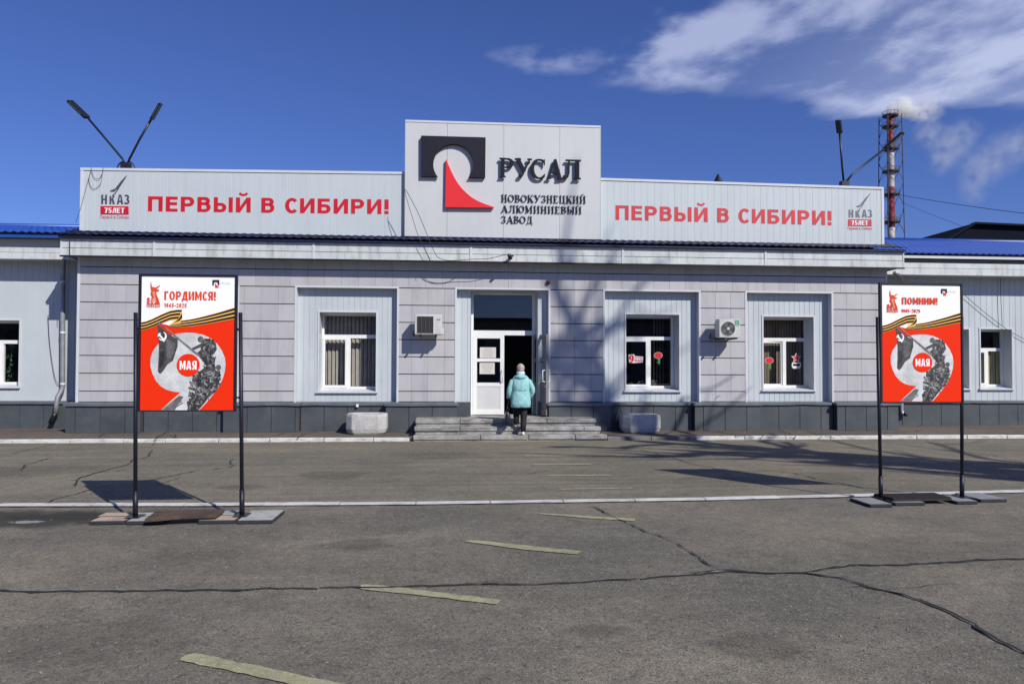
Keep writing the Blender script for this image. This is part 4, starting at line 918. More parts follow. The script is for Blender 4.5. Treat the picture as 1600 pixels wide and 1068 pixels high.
# ================================================================== PARAPET SIGNS
YS = .15
def parapet(pts, label, txt_args, npl):
    (a, ta, ba), (b, tb, bb) = pts      # left x, top y, bottom y ; right
    x0, z0t = zx(a, ta, YS); x1, z1t = zx(b, tb, YS); zb = 4.86
    T = thing('parapet_sign', ((x0+x1)/2, YS+.1, zb), label, 'sign', 'slogan signs on the roof edge')
    MB().prism([(x0+.01, zb), (x1-.01, zb), (x1-.01, z1t-.02), (x0+.01, z0t-.02)], YS+.03, YS+.22).build('backing', M_back, T)
    for k in range(npl):
        p, q = x0+(x1-x0)*k/npl, x0+(x1-x0)*(k+1)/npl; zt0 = z0t+(z1t-z0t)*k/npl-.03
        bm = MB(); prof = [(p, .004), (p+.006, 0), (q-.008, 0), (q-.003, .003), (q, .003), (q, .03), (p, .03)]
        vs = [(x, YS+y, zb) for x, y in prof]+[(x, YS+y, zt0) for x, y in prof]; m_ = len(prof)
        bm.add(vs, [(i, (i+1) % m_, (i+1) % m_+m_, i+m_) for i in range(m_)]+[tuple(range(m_-1, -1, -1)), tuple(range(m_, 2*m_))]).build('plank', M_plank, T)
    vs = [(x0-.02, YS-.02, z0t-.05), (x0-.02, YS-.02, z0t+.01), (x0-.02, YS+.25, z0t+.02), (x0-.02, YS+.25, z0t-.05)]; vs += [(x1+.01, y, z-z0t+z1t) for _, y, z in vs]
    MB().add(vs, [(0, 4, 5, 1), (1, 5, 6, 2), (2, 6, 7, 3), (3, 7, 4, 0), (0, 1, 2, 3), (7, 6, 5, 4)]).build('coping', M_trim, T)
    if b > 1000: MB().box(x1-.05, x1+.02, YS-.012, YS+.23, zb, z1t-.05).build('end_trim', M_trim, T)
    else: MB().box(x0-.02, x0+.05, YS-.012, YS+.23, zb, z0t-.05).build('end_trim', M_trim, T)
    return T
PL = parapet(((127.5, 262.8, 0), (633, 269.3, 0)), 'left slogan sign with deep red letters and a rocket emblem at its left end', None, 46)
PR = parapet(((938, 278.7, 0), (1379.5, 293, 0)), 'right slogan sign with faded red letters and a rocket emblem at its right end', None, 43)
YT = YS-.006
o7 = lambda x, y: (140+x/5.714, 260+y/5.714)
SLO = dict(style='wide')
text_parts('ПЕРВЫЙ В СИБИРИ!', (231.4, 306.6), (231.2, 330.0), (607.2, 334.4), YT, M_red_vinyl, PL, **SLO)
text_parts('ПЕРВЫЙ В СИБИРИ!', (961.8, 320.6), (961.4, 343.2), (1299.3, 351.8), YT, M_red_faded, PR, **SLO)
def emblem(o, s_, parent, md, mr_, mw):
    """rocket line, НКАЗ, the red 75ЛЕТ box and the small line below; o = photo origin, s_ = scale of the zoomed coordinates"""
    P = lambda x, y, Y=YT: fx(o[0]+(x-515)/5.34*s_, o[1]+(y-178)/5.34*s_, Y)
    MB().flat([P(*p) for p in ((742, 176), (715, 222), (676, 272), (632, 319), (596, 316), (600, 309), (640, 292), (690, 228))], YT).build('rocket', md, parent)
    MB().flat([P(*p) for p in ((740, 186), (690, 262), (655, 318), (626, 356), (612, 352), (640, 326), (672, 268))], YT-.001).build('rocket_trail', md, parent)
    q = lambda x, y: (o[0]+(x-515)/5.34*s_, o[1]+(y-178)/5.34*s_)
    text_parts('Н', q(525, 342), q(525, 420), q(572, 421), YT, md, parent, 'mid')
    text_parts('К', q(594, 354), q(594, 421), q(638, 421), YT-.0006, md, parent, 'mid')
    text_parts('АЗ', q(655, 342), q(655, 421), q(760, 422), YT, md, parent, 'mid')
    MB().flat([P(518, 437), P(753, 440), P(754, 509), P(517, 507)], YT).build('red_box', mr_, parent)
    text_parts('75ЛЕТ', q(551, 451), q(551, 495), q(718, 497), YT-.003, mw, parent, 'cond')
    text_parts('Первый в Сибири', q(515, 516), q(515, 541), q(755, 543), YT, mr_, parent, 'font', joined=True, name='small_lettering')
emblem((156.4, 273.3), 1.0, PL, M_grey_vinyl, M_red_vinyl, M_white_vinyl)
M_grey2 = mat('faded_grey_vinyl', (.15, .16, .19), .45, var=.15, vscale=5)
emblem((1324.6, 301.8), .835, PR, M_grey2, M_red_faded, M_white_vinyl)

# central box
YC = 0.02
cx0, cz0 = zx(634, 188, YC); cx1, cz1 = zx(938, 197.3, YC)
CB = thing('logo_sign', ((cx0+cx1)/2, .4, 4.86), 'tall pale grey box sign over the entrance with the arch logo and dark raised lettering', 'sign')
MB().prism([(cx0+.01, 4.87), (cx1-.01, 4.87), (cx1-.01, cz1-.02), (cx0+.01, cz0-.02)], YC+.03, YC+.75).build('backing', M_logo_dark, CB)
jx = [cx0]+[zx(p, 300, YC)[0] for p in (698.6, 787, 874.6)]+[cx1]
for a, b in zip(jx, jx[1:]):
    za = cz0+(cz1-cz0)*(a-cx0)/(cx1-cx0); zb_ = cz0+(cz1-cz0)*(b-cx0)/(cx1-cx0)
    MB().prism([(a+.003, 4.86), (b-.003, 4.86), (b-.003, zb_-.02), (a+.003, za-.02)], YC, YC+.03).build('panel', M_sign, CB)
vs = [(cx0-.01, YC-.012, cz0-.04), (cx0-.01, YC-.012, cz0+.01), (cx0-.01, YC+.78, cz0+.01), (cx0-.01, YC+.78, cz0-.04)]; vs += [(cx1+.01, y, z-cz0+cz1) for _, y, z in vs]
MB().add(vs, [(0, 4, 5, 1), (1, 5, 6, 2), (2, 6, 7, 3), (3, 7, 4, 0), (0, 1, 2, 3), (7, 6, 5, 4)]).build('coping', M_trim, CB)
for a, b in ((cx0-.012, cx0+.001), (cx1-.001, cx1+.012)): MB().box(a, b, YC-.006, YC+.76, 4.86, cz1-.05).build('side_panel', M_sign, CB)
YL = YC-.105
Lp = lambda x, y: fx(560+x/5.34, 180+y/5.34, YL)
arch = [(523, 170), (1062, 185), (1058, 519), (928, 517)]
for i in range(25):
    a = math.radians(-38-(284-0)*i/24*1.0)
    # from the lower right end of the circle over the top to the lower left end
    ang = math.radians(-40+260*i/24); arch.append((792+168*math.cos(ang), 408-168*math.sin(ang)))
arch += [(655, 510), (523, 508)]
MB().prism([Lp(*p) for p in arch], YL, YL+.085).build('arch_emblem', M_logo_dark, CB)
red = [(732, 362), (750, 410), (775, 468), (805, 528), (835, 575), (868, 615), (905, 652), (945, 685), (1000, 717), (1060, 742), (1132, 766), (1130, 771), (725, 768)]
MB().prism([Lp(*p) for p in red], YL, YL+.085).build('red_emblem', M_logo_red, CB)
L3 = lambda x, y, Y=YL: fx(760+x/5.34, 180+y/5.34, Y)
for ch, x0, x1, yt, yb in (('Р', 106, 226, 357, 517), ('У', 236, 378, 362, 521), ('С', 372, 492, 364, 532), ('А', 505, 632, 370, 532), ('Л', 622, 790, 372, 533)):
    p = L3(x0, yb); q = L3(x1, yt); serif_letter(ch, p[0], p[1]+.01, q[0]-p[0], q[1]-p[1]-.01, YL, .06, M_logo_edge, CB, wk=.95)
YL2 = YC-.035
for tx_, x1, yt, yb0, yb1 in (('НОВОКУЗНЕЦКИЙ', 832, 660, 720, 733), ('АЛЮМИНИЕВЫЙ', 797, 750, 808, 820), ('ЗАВОД', 388, 838, 897, 900)):
    a = L3(124, yb0, YL2); t = L3(124, yt, YL2); c = L3(x1, yb1, YL2); serif_text(tx_, a[0], c[0], a[1], c[1], t[1]-a[1], YL2, .02, M_logo_edge, CB)
# ================================================================== FITTINGS ON THE FACADE
def ac_unit(px0, px1, py0, py1, Yf, depth, kind, label):
    x0, z1 = fx(px0, py0, Yf); x1, z0 = fx(px1, py1, Yf); w = x1-x0; h = z1-z0
    T = thing('air_conditioner', ((x0+x1)/2, Yf+depth/2, z0), label, 'air conditioner', 'outdoor air conditioner units on the facade')
    MB().box(x0, x1, Yf, Yf+depth, z0, z1, .012).build('casing', M_ac, T)
    if kind == 'slats':
        a, b = x0+w*.10, x0+w*.68; c, d = z0+h*.06, z1-h*.10
        MB().box(a, b, Yf-.004, Yf+.001, c, d).build('grille_recess', M_acdark, T)
        s_ = MB(); n = 18
        for i in range(n):
            z = c+(d-c)*(i+.5)/n; s_.add([(a, Yf-.006, z-.004), (b, Yf-.006, z-.004), (b, Yf-.016, z+.003), (a, Yf-.016, z+.003)], [(0, 1, 2, 3)])
        for i in range(5):
            x = a+(b-a)*i/4; s_.box(x-.003, x+.003, Yf-.019, Yf-.005, c, d)
        s_.build('grille', mat('grille_grey', (.13, .125, .115), .5), T)
        MB().box(x1-w*.20, x1-w*.06, Yf-.003, Yf, z1-h*.30, z1-h*.22).build('badge', mat('badge_grey', (.25, .26, .27), .5), T)
        MB().box(x1, x1+.04, Yf+depth*.3, Yf+depth*.8, z0+h*.02, z0+h*.35, .006).build('valve_cover', M_ac, T)
    else:
        cx_, cz_ = x0+w*.42, (z0+z1)/2-h*.01; r_ = h*.36
        ring = [(cx_+r_*math.cos(a*math.pi/16), cz_+r_*math.sin(a*math.pi/16)) for a in range(32)]
        MB().prism(ring, Yf-.003, Yf).build('fan_recess', M_acdark, T)
        bl = MB()
        for k in range(4):
            a0 = k*math.pi/2+.3; pts = [(0.10, a0-.1), (.85, a0-.15), (.92, a0+.35), (.75, a0+.62), (.12, a0+.5)]
            bl.add([(cx_+r_*q*math.cos(t), Yf-.006-.006*q*(i < 3), cz_+r_*q*math.sin(t)) for i, (q, t) in enumerate(pts)], [(0, 1, 2, 3, 4)])
        bl.build('fan_blade', mat('fan_grey', (.16, .16, .155), .5), T)
        MB().prism([(cx_+.035*math.cos(a*.52), cz_+.035*math.sin(a*.52)) for a in range(12)], Yf-.022, Yf-.012).build('hub', M_ac, T)
        g_ = MB()
        for k in (.3, .5, .7, .88, 1.0): g_.tube([(cx_+r_*k*math.cos(a*math.pi/12), Yf-.018, cz_+r_*k*math.sin(a*math.pi/12)) for a in range(25)], .0022 if k < 1 else .006, 4, False)
        for k in range(6): a = k*math.pi/3; g_.bar((cx_, Yf-.018, cz_), (cx_+r_*math.cos(a), Yf-.018, cz_+r_*math.sin(a)), .004, .004, (0, 1, 0))
        g_.build('fan_guard', mat('guard_grey', (.2, .2, .2), .5), T)
        st = MB().box(x1-w*.27, x1-w*.06, Yf-.002, Yf, z1-h*.36, z1-h*.05); st.build('green_label', mat('green_label', (.12, .30, .20), .5), T)
        l = MB(); 
        for k in range(5): l.box(x1-w*(.24-.035*(k % 2)), x1-w*(.10+.03*(k % 3)), Yf-.0032, Yf-.0021, z1-h*(.31-.05*k)-.006, z1-h*(.31-.05*k))
        l.build('label_print', mat('label_white', (.5, .55, .5), .5), T)
        for k in range(3): MB().box(x1-w*.22, x1-w*.06, Yf-.002, Yf, z0+h*(.16+.1*k), z0+h*(.17+.1*k)).build('vent_line', mat('badge_grey', (.25, .26, .27), .5), T)
    for q in (.2, .78):
        x = x0+w*q; br = MB(); br.box(x-.018, x+.018, Yf-.06, .0, z0-.035, z0-.001); br.box(x-.018, x+.018, -.03, -.002, z0+.001, z0+h*.9)
        br.build('bracket', M_black, T)
    MB().tube([(x0+w*.08, Yf+depth*.8, z0+.05), (x0-.05, Yf+depth*.9, z0-.02), (x0-.06, -.03, z0+.0), (x0-.03, -.02, z0+.12)], .014, 6).build('pipe', M_black, T)
ac_unit(648, 690.5, 490.8, 522.5, -.50, .30, 'slats', 'white air conditioner with dark slatted grille, between the first clear window and the entrance')
ac_unit(1123.5, 1157, 498, 527.5, -.50, .28, 'fan', 'small air conditioner with round fan and green label between the two right windows')

def ztube(name, px_pts, Y, r, m, label=None, cat=None, parent=None, n=6, group=None, smooth=True):
    pts = [Vector((fx(a, b, Y)[0], Y, fx(a, b, Y)[1])) for a, b in px_pts]
    if smooth and len(pts) > 2:
        q = []
        for i in range(len(pts)-1):
            p0 = pts[max(0, i-1)]; p1 = pts[i]; p2 = pts[i+1]; p3 = pts[min(len(pts)-1, i+2)]
            for k in range(5):
                t = k/5; q.append(.5*((2*p1)+(p2-p0)*t+(2*p0-5*p1+4*p2-p3)*t*t+(3*p1-p0-3*p2+p3)*t**3))
        pts = q+[pts[-1]]
    o = MB().tube(pts, r, n).build(name, m, parent); tag(o, label, cat, group); return o
M_cable = mat('black_cable', (.02, .02, .025), .6)
CG = 'loose cables hanging on the facade'
ztube('cable', [(632, 290), (634, 305), (646, 345), (655, 372), (672, 405)], -.50, .006, M_cable, 'steeper of the two thin cables falling from the left edge of the logo sign', 'cable', group=CG)
ztube('cable', [(634, 296), (652, 330), (668, 368), (680, 396), (688, 404), (705, 407), (735, 405), (762, 404), (785, 399), (798, 396)], -.52, .007, M_cable, 'cable running from the logo sign down the fascia to the small camera above the entrance', 'cable', group=CG)
ztube('cable', [(660, 433), (672, 440), (686, 442), (700, 440), (712, 433)], -.03, .005, M_cable, 'short cable loop sagging on the grey panels left of the entrance', 'cable', group=CG)
ztube('cable', [(143, 262), (139, 283), (146, 295), (157, 287), (161, 262)], YS-.03, .005, M_cable, 'large hanging cable loop at the top left corner of the left slogan sign', 'cable', group=CG)
ztube('cable', [(142, 264), (147, 277), (155, 279), (160, 270), (161, 263)], YS-.035, .005, M_cable, 'smaller cable loop inside the larger one at the left sign corner', 'cable', group=CG)
ztube('cable', [(143, 263), (134, 295), (126, 325), (118, 348)], YS-.03, .005, M_cable, 'straight cable slanting from the left sign down to the blue left roof', 'cable', group=CG)
ztube('cable', [(110, 365), (109, 385), (109, 410)], -.42, .007, M_cable, 'short vertical cable over the left end of the fascia', 'cable', group=CG)
ztube('cable', [(1507, 461), (1535, 485), (1567, 510), (1590, 524), (1640, 550)], 1.04, .007, M_cable, 'cable slanting across the right wing wall above its windows', 'cable', group=CG)
ztube('cable', [(1563, 428), (1564, 470), (1566, 510)], 1.03, .007, M_cable, 'vertical cable on the right wing from the fascia to the window', 'cable', group=CG)
ztube('cable', [(75, 492), (78, 540), (86, 590), (95, 602)], 1.04, .006, M_cable, 'thin cable hanging down the left wing beside the drainpipe', 'cable', group=CG)
ztube('cable', [(967, 632), (962, 650), (960, 662), (966, 663), (972, 652), (968, 636)], -.24, .007, M_cable, 'cable loop hanging from the plinth beside the right planter', 'cable', group=CG)
ztube('cable', [(1118, 624), (1121, 619), (1126, 618)], -.03, .004, M_cable, 'stub of wire above the plinth under the round fan air conditioner', 'cable', group=CG)
# security camera above the entrance
p = fx(798, 400, -.5)
T = thing('security_camera', (p[0], -.5, p[1]-.04), 'small dark security camera on the fascia above the entrance', 'camera')
MB().box(p[0]-.05, p[0]+.05, -.36, -.352, p[1]-.05, p[1]+.03).build('mount', M_black, T)
MB().tube([(p[0], -.36, p[1]), (p[0]-.02, -.46, p[1]+.02)], .012, 8).build('arm', M_black, T)
MB().tube([(p[0]+.05, -.42, p[1]+.02), (p[0]-.06, -.60, p[1]-.01)], .032, 10).build('camera_body', M_black, T)
# red siren
p = fx(856.5, 441, -.05)
T = thing('alarm_siren', (p[0], -.05, p[1]-.05), 'small round dark red alarm bell at the top right corner of the entrance', 'alarm')
b = MB(); b.rings([[(p[0]+r_*math.cos(a*math.pi/8), -.014-y, p[1]+r_*math.sin(a*math.pi/8)) for a in range(16)] for y, r_ in ((0, .045), (.03, .055), (.05, .045), (.062, .02))]); b.build('bell', mat('dark_red', (.16, .01, .015), .35), T)
b = MB(); b.rings([[(p[0]+r_*math.cos(a*math.pi/6), -.076-y, p[1]+r_*math.sin(a*math.pi/6)) for a in range(12)] for y, r_ in ((0, .02), (.012, .018))]); b.build('button', M_black, T)

# ================================================================== WINGS
YW = 1.10
def wing(x0, x1, zf, side, holes_px, label, ridge_px, eave_px):
    T = thing('office_wing', ((x0+x1)/2, YW+2, .1), label, 'building', 'lower wings of the office')
    zfb, zft, zgap, zeave = zf
    hs = []
    for a, b, t, s_ in holes_px:
        X0, Z1 = fx(a, t, YW); X1, Z0 = fx(b, s_, YW); hs.append((X0, X1, Z0, Z1)); hole_Y[hs[-1]] = YW
    core = MB()
    for a, b, c, d in holes_grid(x0, x1, .05, zft+.3, hs): core.box(a, b, YW+.03, YW+.28, c, d)
    core.box(x0, x1, 4.4, 4.6, .05, zft+.3); core.box(x0, x1, YW+.28, 4.4, zft-.3, zft+.3); core.box(x0, x0+.1, YW+.28, 4.4, .05, zft-.3); core.box(x1-.1, x1, YW+.28, 4.4, .05, zft-.3)
    core.build('wall', M_dark, T)
    siding(x0, x1, ZP-.03, zft, YW, hs, parent=T, pitch=.17)
    YFW = YW-.52
    MB().box(x0, x1, YFW+.02, YW, zfb+.01, zfb+.05).build('soffit', M_siding, T)
    MB().box(x0, x1, YFW-.003, YFW+.02, zfb, zfb+(zft-zfb)*.55).build('fascia_board', M_fascia, T)
    MB().box(x0, x1, YFW, YFW+.02, zfb+(zft-zfb)*.55+.008, zft).build('fascia_board', M_fascia, T)
    MB().box(x0, x1, YFW+.02, YW, zft-.05, zft).build('fascia_top', M_siding, T)
    MB().box(x0, x1, YFW+.30, YFW+.33, zft, zeave-.03).build('eave_backing', M_siding, T)
    tile_roof(x0, x1, YFW-.10, zeave, 6.5, ridge_px, M_blue, T, dens=5)
    MB().add([(x0, 6.5, ridge_px+.03), (x1, 6.5, ridge_px+.03), (x1, 12.5, zeave), (x0, 12.5, zeave)], [(0, 1, 2, 3)]).build('roof', M_blue, T)
    MB().tube([(x0, 6.47, ridge_px+.03), (x1, 6.47, ridge_px+.03)], .09, 8).build('ridge_cap', M_blue, T)
    MB().box(x0, x1, YFW-.08, YFW-.05, zeave-.085, zeave-.018).build('eave_board', M_blue if side < 0 else M_trim, T)
    MB().box(x0, x1, YFW-.05, YFW+.30, zeave-.06, zeave-.04).build('eave_soffit', M_black, T)
    plinth(x0, x1, YW-.12, .11, ZP-.09, T, first=.3); ledge(x0, x1, YW-.12, ZP-.005, T)
    return T, hs
lz = [fx(45, y, YW-.52)[1] for y in (404.5, 386.5, 378, 366.5)]
WL, hl = wing(-26, Xl-.25+.0, lz, -1, [(-45, 29.5, 499.5, 603.5)], 'lower left wing of pale siding under a blue metal tile roof', fx(60, 355.5, 6.5)[1], None)
rz = [fx(1500, y, YW-.52)[1] for y in (430, 411.5, 404, 400)]
WR, hr = wing(Xr+.20, 32, rz, 1, [(1463, 1514.6, 513.5, 606.5), (1531, 1581.6, 513.5, 606.5), (1640, 1690, 513.5, 606.5)], 'lower right wing of pale siding under a blue metal tile roof', fx(1500, 378.5, 6.5)[1], None)
# wing wall stretches hidden behind the corners of the main block
h = hl[0]; window(h, YW+.3, WL, trans=px_z(20, 534, YW+.3), mull=px_x(3, YW+.3), frame_l=h[0])
leafg = mat('house_plant', (.03, .10, .02), .6)
lp = MB(); cx_, cz_ = fx(16, 560, YW+.5)
for k in range(60):
    x = cx_+rnd.gauss(0, .05); z = cz_+rnd.uniform(-.55, .4); lp.add([(x, YW+.5, z), (x+rnd.uniform(-.05, .05), YW+.52, z-.03), (x+rnd.uniform(-.03, .03), YW+.5, z-.08)], [(0, 1, 2)])
tag(lp.build('house_plant', leafg), 'trailing green house plant behind the left wing window', 'plant')
for i, (a, b) in enumerate(((1501, 1549.5), (1567.6, 1549.5), (1677, 1650))):
    h = hr[i]; fr_ = px_x(a, YW+.3); W_ = window(h, YW+.3, WR, frame_l=h[0], frame_r=fr_, trans=px_z(1550, 546, YW+.3), mull=h[0]+(fr_-h[0])*.46)
    MB().box(fr_, h[1], YW+.3, YW+.37, h[2], h[3]).build('side_board', M_siding, W_)
    blinds((h[0], fr_, 0, 0), YW+.41, M_blindy, 6, WR, h[2], px_z(1550, 549, YW+.3), .15)
# drainpipes
T = thing('drainpipe', (fx(98, 600, .9)[0], .9, .2), 'pale drainpipe with a bent foot at the inner corner of the left wing', 'drainpipe')
def fp(px, py, Y): a = fx(px, py, Y); return Vector((a[0], Y, a[1]))
MB().tube([fp(99, 402, .62), fp(99, 415, .8), fp(98.5, 430, .95), fp(98, 470, .95), fp(98, 603, .95), fp(96.5, 609, .94), fp(90, 620, .86), fp(88.5, 628, .84), fp(87, 646, .82)], .055, 12).build('pipe', M_pipe, T)
MB().tube([fp(86.8, 644, .82), fp(84, 650, .81), fp(79, 661, .80)], .06, 12).build('pipe_foot', M_black, T)
for y in (440, 520, 600): MB().tube([fp(98, y-2, .95), fp(98, y+2, .95)], .062, 12).build('pipe_clamp', M_trim, T)
T = thing('drainpipe', (fx(1411, 600, .9)[0], .9, .2), 'pale drainpipe partly hidden behind the right poster stand', 'drainpipe')
MB().tube([fp(1398, 426, .45), fp(1408, 430, .7), fp(1411, 445, .9), fp(1409, 500, .95), fp(1408.5, 640, .95), fp(1409.5, 645, .93), fp(1414, 647, .88)], .05, 12).build('pipe', M_pipe, T)
MB().tube([fp(1413, 646.8, .89), fp(1417, 647, .84)], .055, 12).build('pipe_foot', M_black, T)
# roof vent
T = thing('roof_vent', (*fx(1122, 284, 1.5)[:1], 1.5, 5.2), 'small dark vent cap showing above the right slogan sign', 'vent')
vx, vz = fx(1122, 284, 1.5); vt = fx(1122, 272, 1.5)[1]
MB().tube([(vx, 1.5, 5.2), (vx, 1.5, vz+.01)], .07, 10).build('pipe', M_black, T)
b = MB(); b.rings([[(vx+r_*math.cos(a*math.pi/6), 1.5+r_*math.sin(a*math.pi/6), z) for a in range(12)] for r_, z in ((.12, vz), (.11, vz+.03), (.02, vt), (.004, vt+.01))], smooth=False); b.build('cap', M_black, T)

# ================================================================== ROOF LAMPS
def roof_lamp(base, arms, Y, label, zb=5.2):
    bx, bz = fx(*base, Y); T = thing('roof_lamp', (bx, Y, zb), label, 'lamp', 'double lamps standing behind the signs')
    MB().tube([(bx, Y, zb), (bx, Y, bz+.10)], .065, 10).build('pole', M_black, T)
    MB().box(bx-.11, bx+.11, Y-.08, Y+.08, bz-.05, bz+.12, .01).build('bracket', M_black, T)
    for pts, hd, yo, wd in arms:
        P = []; n = len(pts)
        for i, (a, b_) in enumerate(pts):
            yy = Y+yo*i/(n-1); q = fx(a, b_, yy); P.append(Vector((q[0], yy, q[1])))
        A = MB().tube(P, .028, 8).build('arm', M_black, T)
        yy = Y+yo; q0 = fx(*hd[0], yy); yy2 = yy+yo*.45; q1 = fx(*hd[1], yy2)
        a = Vector((q0[0], yy, q0[1])); b_ = Vector((q1[0], yy2, q1[1])); d = (b_-a)
        MB().bar(a, b_, wd, .06, (0, -.35, 1)).build('lamp_head', M_black, T)
        MB().bar(a+d*.2+Vector((0, -.034, -.012)), b_-d*.1+Vector((0, -.034, -.012)), wd*.72, .012, (0, -.35, 1)).build('lens', mat('lamp_lens', (.10, .11, .13), .25), T)
roof_lamp((197, 262), [([(195, 258), (192, 249), (166, 218), (136, 183)], ((136, 184), (109, 158)), .15, .17), ([(199, 258), (202, 249), (218, 218), (236, 187)], ((237, 187), (251, 162)), -.25, .19)], 1.2, 'double lamp with two long arms in a V behind the left slogan sign')
for s_ in (-1, 1):
    ztube('cable', [(197+s_*2, 252), (197+s_*7, 253), (197+s_*12, 258), (197+s_*14, 264)], 1.15, .018, M_cable, '%s of the two thick cable bows at the foot of the left double lamp' % ('left' if s_ < 0 else 'right'), 'cable', group='cable bows under the left lamp')
roof_lamp((1319, 290), [([(1318, 282), (1316, 262), (1312, 208)], ((1312, 208), (1309.5, 188)), -.30, .17), ([(1322, 284), (1332, 272), (1384, 231)], ((1383, 232), (1410, 208)), .10, .12)], 1.2, 'double lamp with one upright and one slanting arm behind the right slogan sign')

# ================================================================== CHIMNEY, SMOKE, FAR BUILDING
YC_ = 132.0; cxx, ctop = fx(1391, 177, YC_); M = .1345
T = thing('factory_chimney', (cxx, YC_, 0), 'tall red and white striped steel chimney inside a lattice tower, far beyond the right wing', 'chimney')
M_cred = mat('chimney_red', (.26, .012, .018), .6, var=.35, vscale=.6, dirt=(.06, .02, .02), dscale=(.5, .5, 1.5), damt=.6, coord='pos')
M_cwhite = mat('chimney_white', (.48, .46, .43), .6, var=.25, vscale=.6, dirt=(.16, .13, .12), dscale=(.5, .5, 1.6), damt=.7, coord='pos')
M_csteel = mat('chimney_steel', (.05, .035, .055), .6)
zy = lambda y: fx(1391, y, YC_)[1]
secs = [(178, 184, M_logo_edge), (184, 233, M_cred), (233, 293, M_cwhite), (293, 356, M_cred), (356, 577, M_cwhite)]
for a, b_, m in secs:
    s_ = MB(); rr = []
    n = max(1, int((zy(a)-zy(b_))/1.9)); z = zy(b_); dzc = (zy(a)-zy(b_))/n
    for i in range(n):
        for q, r_ in ((0, 1.0), (.04, 1.03), (.08, 1.0)): 
            zc = z+dzc*(i+q); R_ = (.70+.0017*(ctop-zc))*r_; rr.append([(cxx+R_*math.cos(k*math.pi/8), YC_+R_*math.sin(k*math.pi/8), zc) for k in range(16)])
    R_ = .70+.0017*(ctop-zy(a)); rr.append([(cxx+R_*math.cos(k*math.pi/8), YC_+R_*math.sin(k*math.pi/8), zy(a)) for k in range(16)])
    s_.rings(rr); s_.build('shaft_section', m, T)
pls = [181, 198, 233, 268, 304, 347, 392, 440, 490, 540]
half = lambda z: 1.72+.0095*(ctop-z)
for y in pls:
    z = zy(y); w_ = half(z)*.95
    MB().slab([(cxx+w_*math.cos(k*math.pi/6), YC_+w_*math.sin(k*math.pi/6)) for k in range(12)], z-.12, z+.12).build('platform', M_csteel, T)
    rl = MB(); rl.tube([(cxx+w_*math.cos(k*math.pi/6), YC_+w_*math.sin(k*math.pi/6), z+.8) for k in range(13)], .04, 4, False)
    for k in range(0, 12): rl.tube([(cxx+w_*math.cos(k*math.pi/6), YC_+w_*math.sin(k*math.pi/6), z), (cxx+w_*math.cos(k*math.pi/6), YC_+w_*math.sin(k*math.pi/6), z+.8)], .03, 4)
    rl.build('railing', M_csteel, T)
zs_ = [zy(y) for y in pls]+[0]
corner = lambda k, z: Vector((cxx+half(z)*(1, 1, -1, -1)[k]*.93, YC_+half(z)*(1, -1, -1, 1)[k]*.93, z))
for k in range(4): MB().tube([corner(k, z) for z in zs_], .10, 5).build('leg', M_csteel, T)
br = MB()
for z1_, z0_ in zip(zs_, zs_[1:]):
    for k in range(4):
        k2 = (k+1) % 4; m_ = (corner(k, (z0_+z1_)/2)+corner(k2, (z0_+z1_)/2))/2
        for p, q in ((corner(k, z1_), corner(k2, z1_)), (corner(k, z0_), corner(k2, z0_))):
            for s_ in (0, 1):
                c_ = corner((k, k2)[s_], (z0_+z1_)/2); e_ = (p, q)[s_].copy(); mid_ = (p+q)/2
                br.tube([mid_, (mid_+e_)/2*.4+c_*.6, c_], .045, 4, False)
br.build('bracing', M_csteel, T)
def wire(name, a, Ya, b, Yb, sag, r, label, group=None):
    A = Vector((fx(*a, Ya)[0], Ya, fx(*a, Ya)[1])); B = Vector((fx(*b, Yb)[0], Yb, fx(*b, Yb)[1]))
    tag(MB().tube([A.lerp(B, t/16)-Vector((0, 0, sag*4*(t/16)*(1-t/16))) for t in range(17)], r, 5).build(name, M_cable), label, 'cable', group)
wire('guy_wire', (1403, 304), YC_, (1640, 338), 90, .25, .055, 'upper cable running right from the chimney', 'cables from the chimney')
wire('guy_wire', (1408, 316), YC_, (1640, 400), 90, .35, .035, 'lower thinner cable sloping right from the chimney', 'cables from the chimney')
# far industrial building
YG = 60
G = lambda px, py: fx(px, py, YG)
pts_ = [G(1462, 385), G(1519, 349.5), G(1600, 353), G(1760, 357), G(1800, 385)]
x0, x1 = pts_[0][0], pts_[-1][0]
T = thing('workshop_building', ((x0+x1)/2, YG+15, 0), 'dark industrial hall roof rising behind the right wing', 'building')
MB().prism([(x0, 0), (x1, 0), pts_[4], pts_[3], pts_[2], pts_[1], pts_[0]], YG, YG+30).build('wall', mat('dark_hall', (.006, .008, .017), .9, var=.3, vscale=.3, spec=.1), T)
rim = MB()
for a, b_ in zip(pts_, pts_[1:]): rim.bar((a[0], YG-.3, a[1]), (b_[0], YG-.3, b_[1]), .5, .22)
rim.build('roof_edge', mat('dark_roof_edge', (.008, .009, .016), .8, spec=.1), T)

